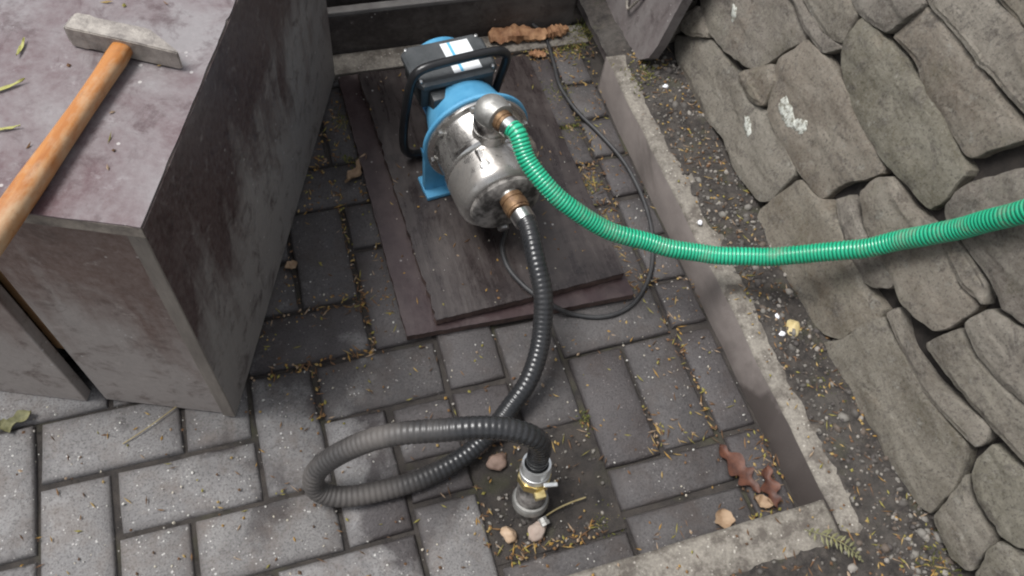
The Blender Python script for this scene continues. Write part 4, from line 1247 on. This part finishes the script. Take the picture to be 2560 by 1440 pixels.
for k in range(300):
    x, y = rq.uniform(.55, 1.11), rq.uniform(-.5, -.285); one(x, y, soil_h(x, y) + .0005, 1.2)
for k in range(70):
    x, y = rq.uniform(.98, 1.03), rq.uniform(-.28, .64); one(x, y, .083, .7)
for k in range(30):
    x, y = rq.uniform(.6, .98), rq.uniform(-.29, -.232); one(x, y, .083, .7)
for k in range(40):        # a few needles on the box lid
    u, v_ = -abs(rq.gauss(.06, .14)), rq.uniform(.05, .6)
    if u < -.6: continue
    ca, sa = math.cos(BA - math.pi / 2), math.sin(BA - math.pi / 2)
    one(.177 + u * ca - v_ * sa, .138 + u * sa + v_ * ca, BH + .0004, .8)
tag(lit.build('plant_litter', MAT['debris']), 'yellow and brown seed husks, needles and leaf scraps strewn over the pavers', 'litter', kind='stuff')

ico = bmesh.new(); bmesh.ops.create_icosphere(ico, subdivisions=1, radius=1.0)
iv = [q.co.copy() for q in ico.verts]; ix = [[q.index for q in f.verts] for f in ico.faces]; ico.free()
def rock(mb_, x, y, z, s_):
    e = Euler((rq.uniform(0, 6), rq.uniform(0, 6), rq.uniform(0, 6))).to_matrix()
    k = (rq.uniform(.6, 1.2), rq.uniform(.6, 1.2), rq.uniform(.45, .9))
    mb_.add([Vector((x, y, z)) + e @ Vector((p.x * k[0], p.y * k[1], p.z * k[2])) * s_ * rq.uniform(.85, 1.1) for p in iv], ix)
gr = MB()
for k in range(1500):
    x, y = rq.uniform(1.008, 1.115), rq.uniform(-.5, .72); rock(gr, x, y, soil_h(x, y) + .0005, rq.choice((.0015, .002, .0025, .003, .0045)))
for k in range(700):
    x, y = rq.uniform(.45, 1.12), rq.uniform(-.55, -.288); rock(gr, x, y, soil_h(x, y) + .0005, rq.choice((.0015, .002, .003, .004, .006)))
for k in range(260):
    x, y = rq.gauss(.868, .02), rq.uniform(.2, .8); rock(gr, x, y, -.001, rq.choice((.0015, .002, .0025, .0035)))
for k in range(110):
    x, y = rq.uniform(1.02, 1.115), rq.uniform(-.5, .72); rock(gr, x, y, soil_h(x, y) - .001, rq.uniform(.005, .010))
for k in range(70):
    x, y = rq.uniform(.5, 1.12), rq.uniform(-.5, -.285); rock(gr, x, y, soil_h(x, y) - .001, rq.uniform(.005, .011))
for k in range(120):
    x, y = rq.uniform(.505, .695), rq.uniform(-.172, -.01); rock(gr, x, y, -.003, rq.choice((.0015, .002, .003, .004)))
tag(gr.build('gravel', MAT['gravel'], smooth=True, angle=80), 'grey and brown gravel in the soil strip at the foot of the wall', 'gravel', kind='stuff')
gt = MB()
for k in range(900):
    x, y = rq.uniform(-.25, .97), rq.uniform(-.22, .5)
    if blocked(x, y): continue
    rock(gt, x, y, .001, rq.choice((.0008, .001, .0013, .0018, .0023)))
for k in range(60):
    rock(gt, rq.uniform(.47, .84), rq.uniform(.22, .78), .0355, rq.choice((.0008, .0012, .0016)))
tag(gt.build('pale_grit', MAT['grit']), 'tiny pale grit grains scattered over the pavers', 'grit', kind='stuff')
ms = MB()
def tuft(x, y, z, n, sp, L):
    for _ in range(n):
        px, py = x + rq.gauss(0, sp), y + rq.gauss(0, sp); a = rq.uniform(0, 6.28); l = rq.uniform(.4, 1) * L
        dx, dy = math.cos(a) * l * .6, math.sin(a) * l * .6; w = .0012
        ms.add([(px - w, py, z), (px + w, py, z), (px + dx * .6, py + dy * .6 + w, z + l * .6), (px + dx, py + dy, z + l * .7)], [[0, 1, 2], [0, 2, 3], [1, 3, 2], [0, 3, 1]])
tuft(1.03, .64, .078, 240, .018, .013); tuft(.995, .86, .0, 160, .014, .014); tuft(.44, .60, 0, 50, .012, .010); tuft(.87, .70, -.002, 220, .02, .011); tuft(.875, .6, -.002, 140, .016, .010); tuft(.865, .45, -.003, 80, .012, .008); tuft(.96, .82, 0, 120, .018, .012); tuft(.445, .7, -.002, 90, .014, .009); tuft(.70, .0, -.004, 60, .008, .009)
tuft(.67, -.16, -.008, 90, .016, .010); tuft(1.08, -.06, .075, 130, .016, .014); tuft(.99, -.31, .07, 130, .03, .016); tuft(.86, -.34, .07, 90, .03, .016); tuft(1.09, -.35, .08, 90, .02, .016)
tag(ms.build('moss', MAT['moss']), 'short green moss tufts in joints and along the kerb', 'moss', kind='stuff')
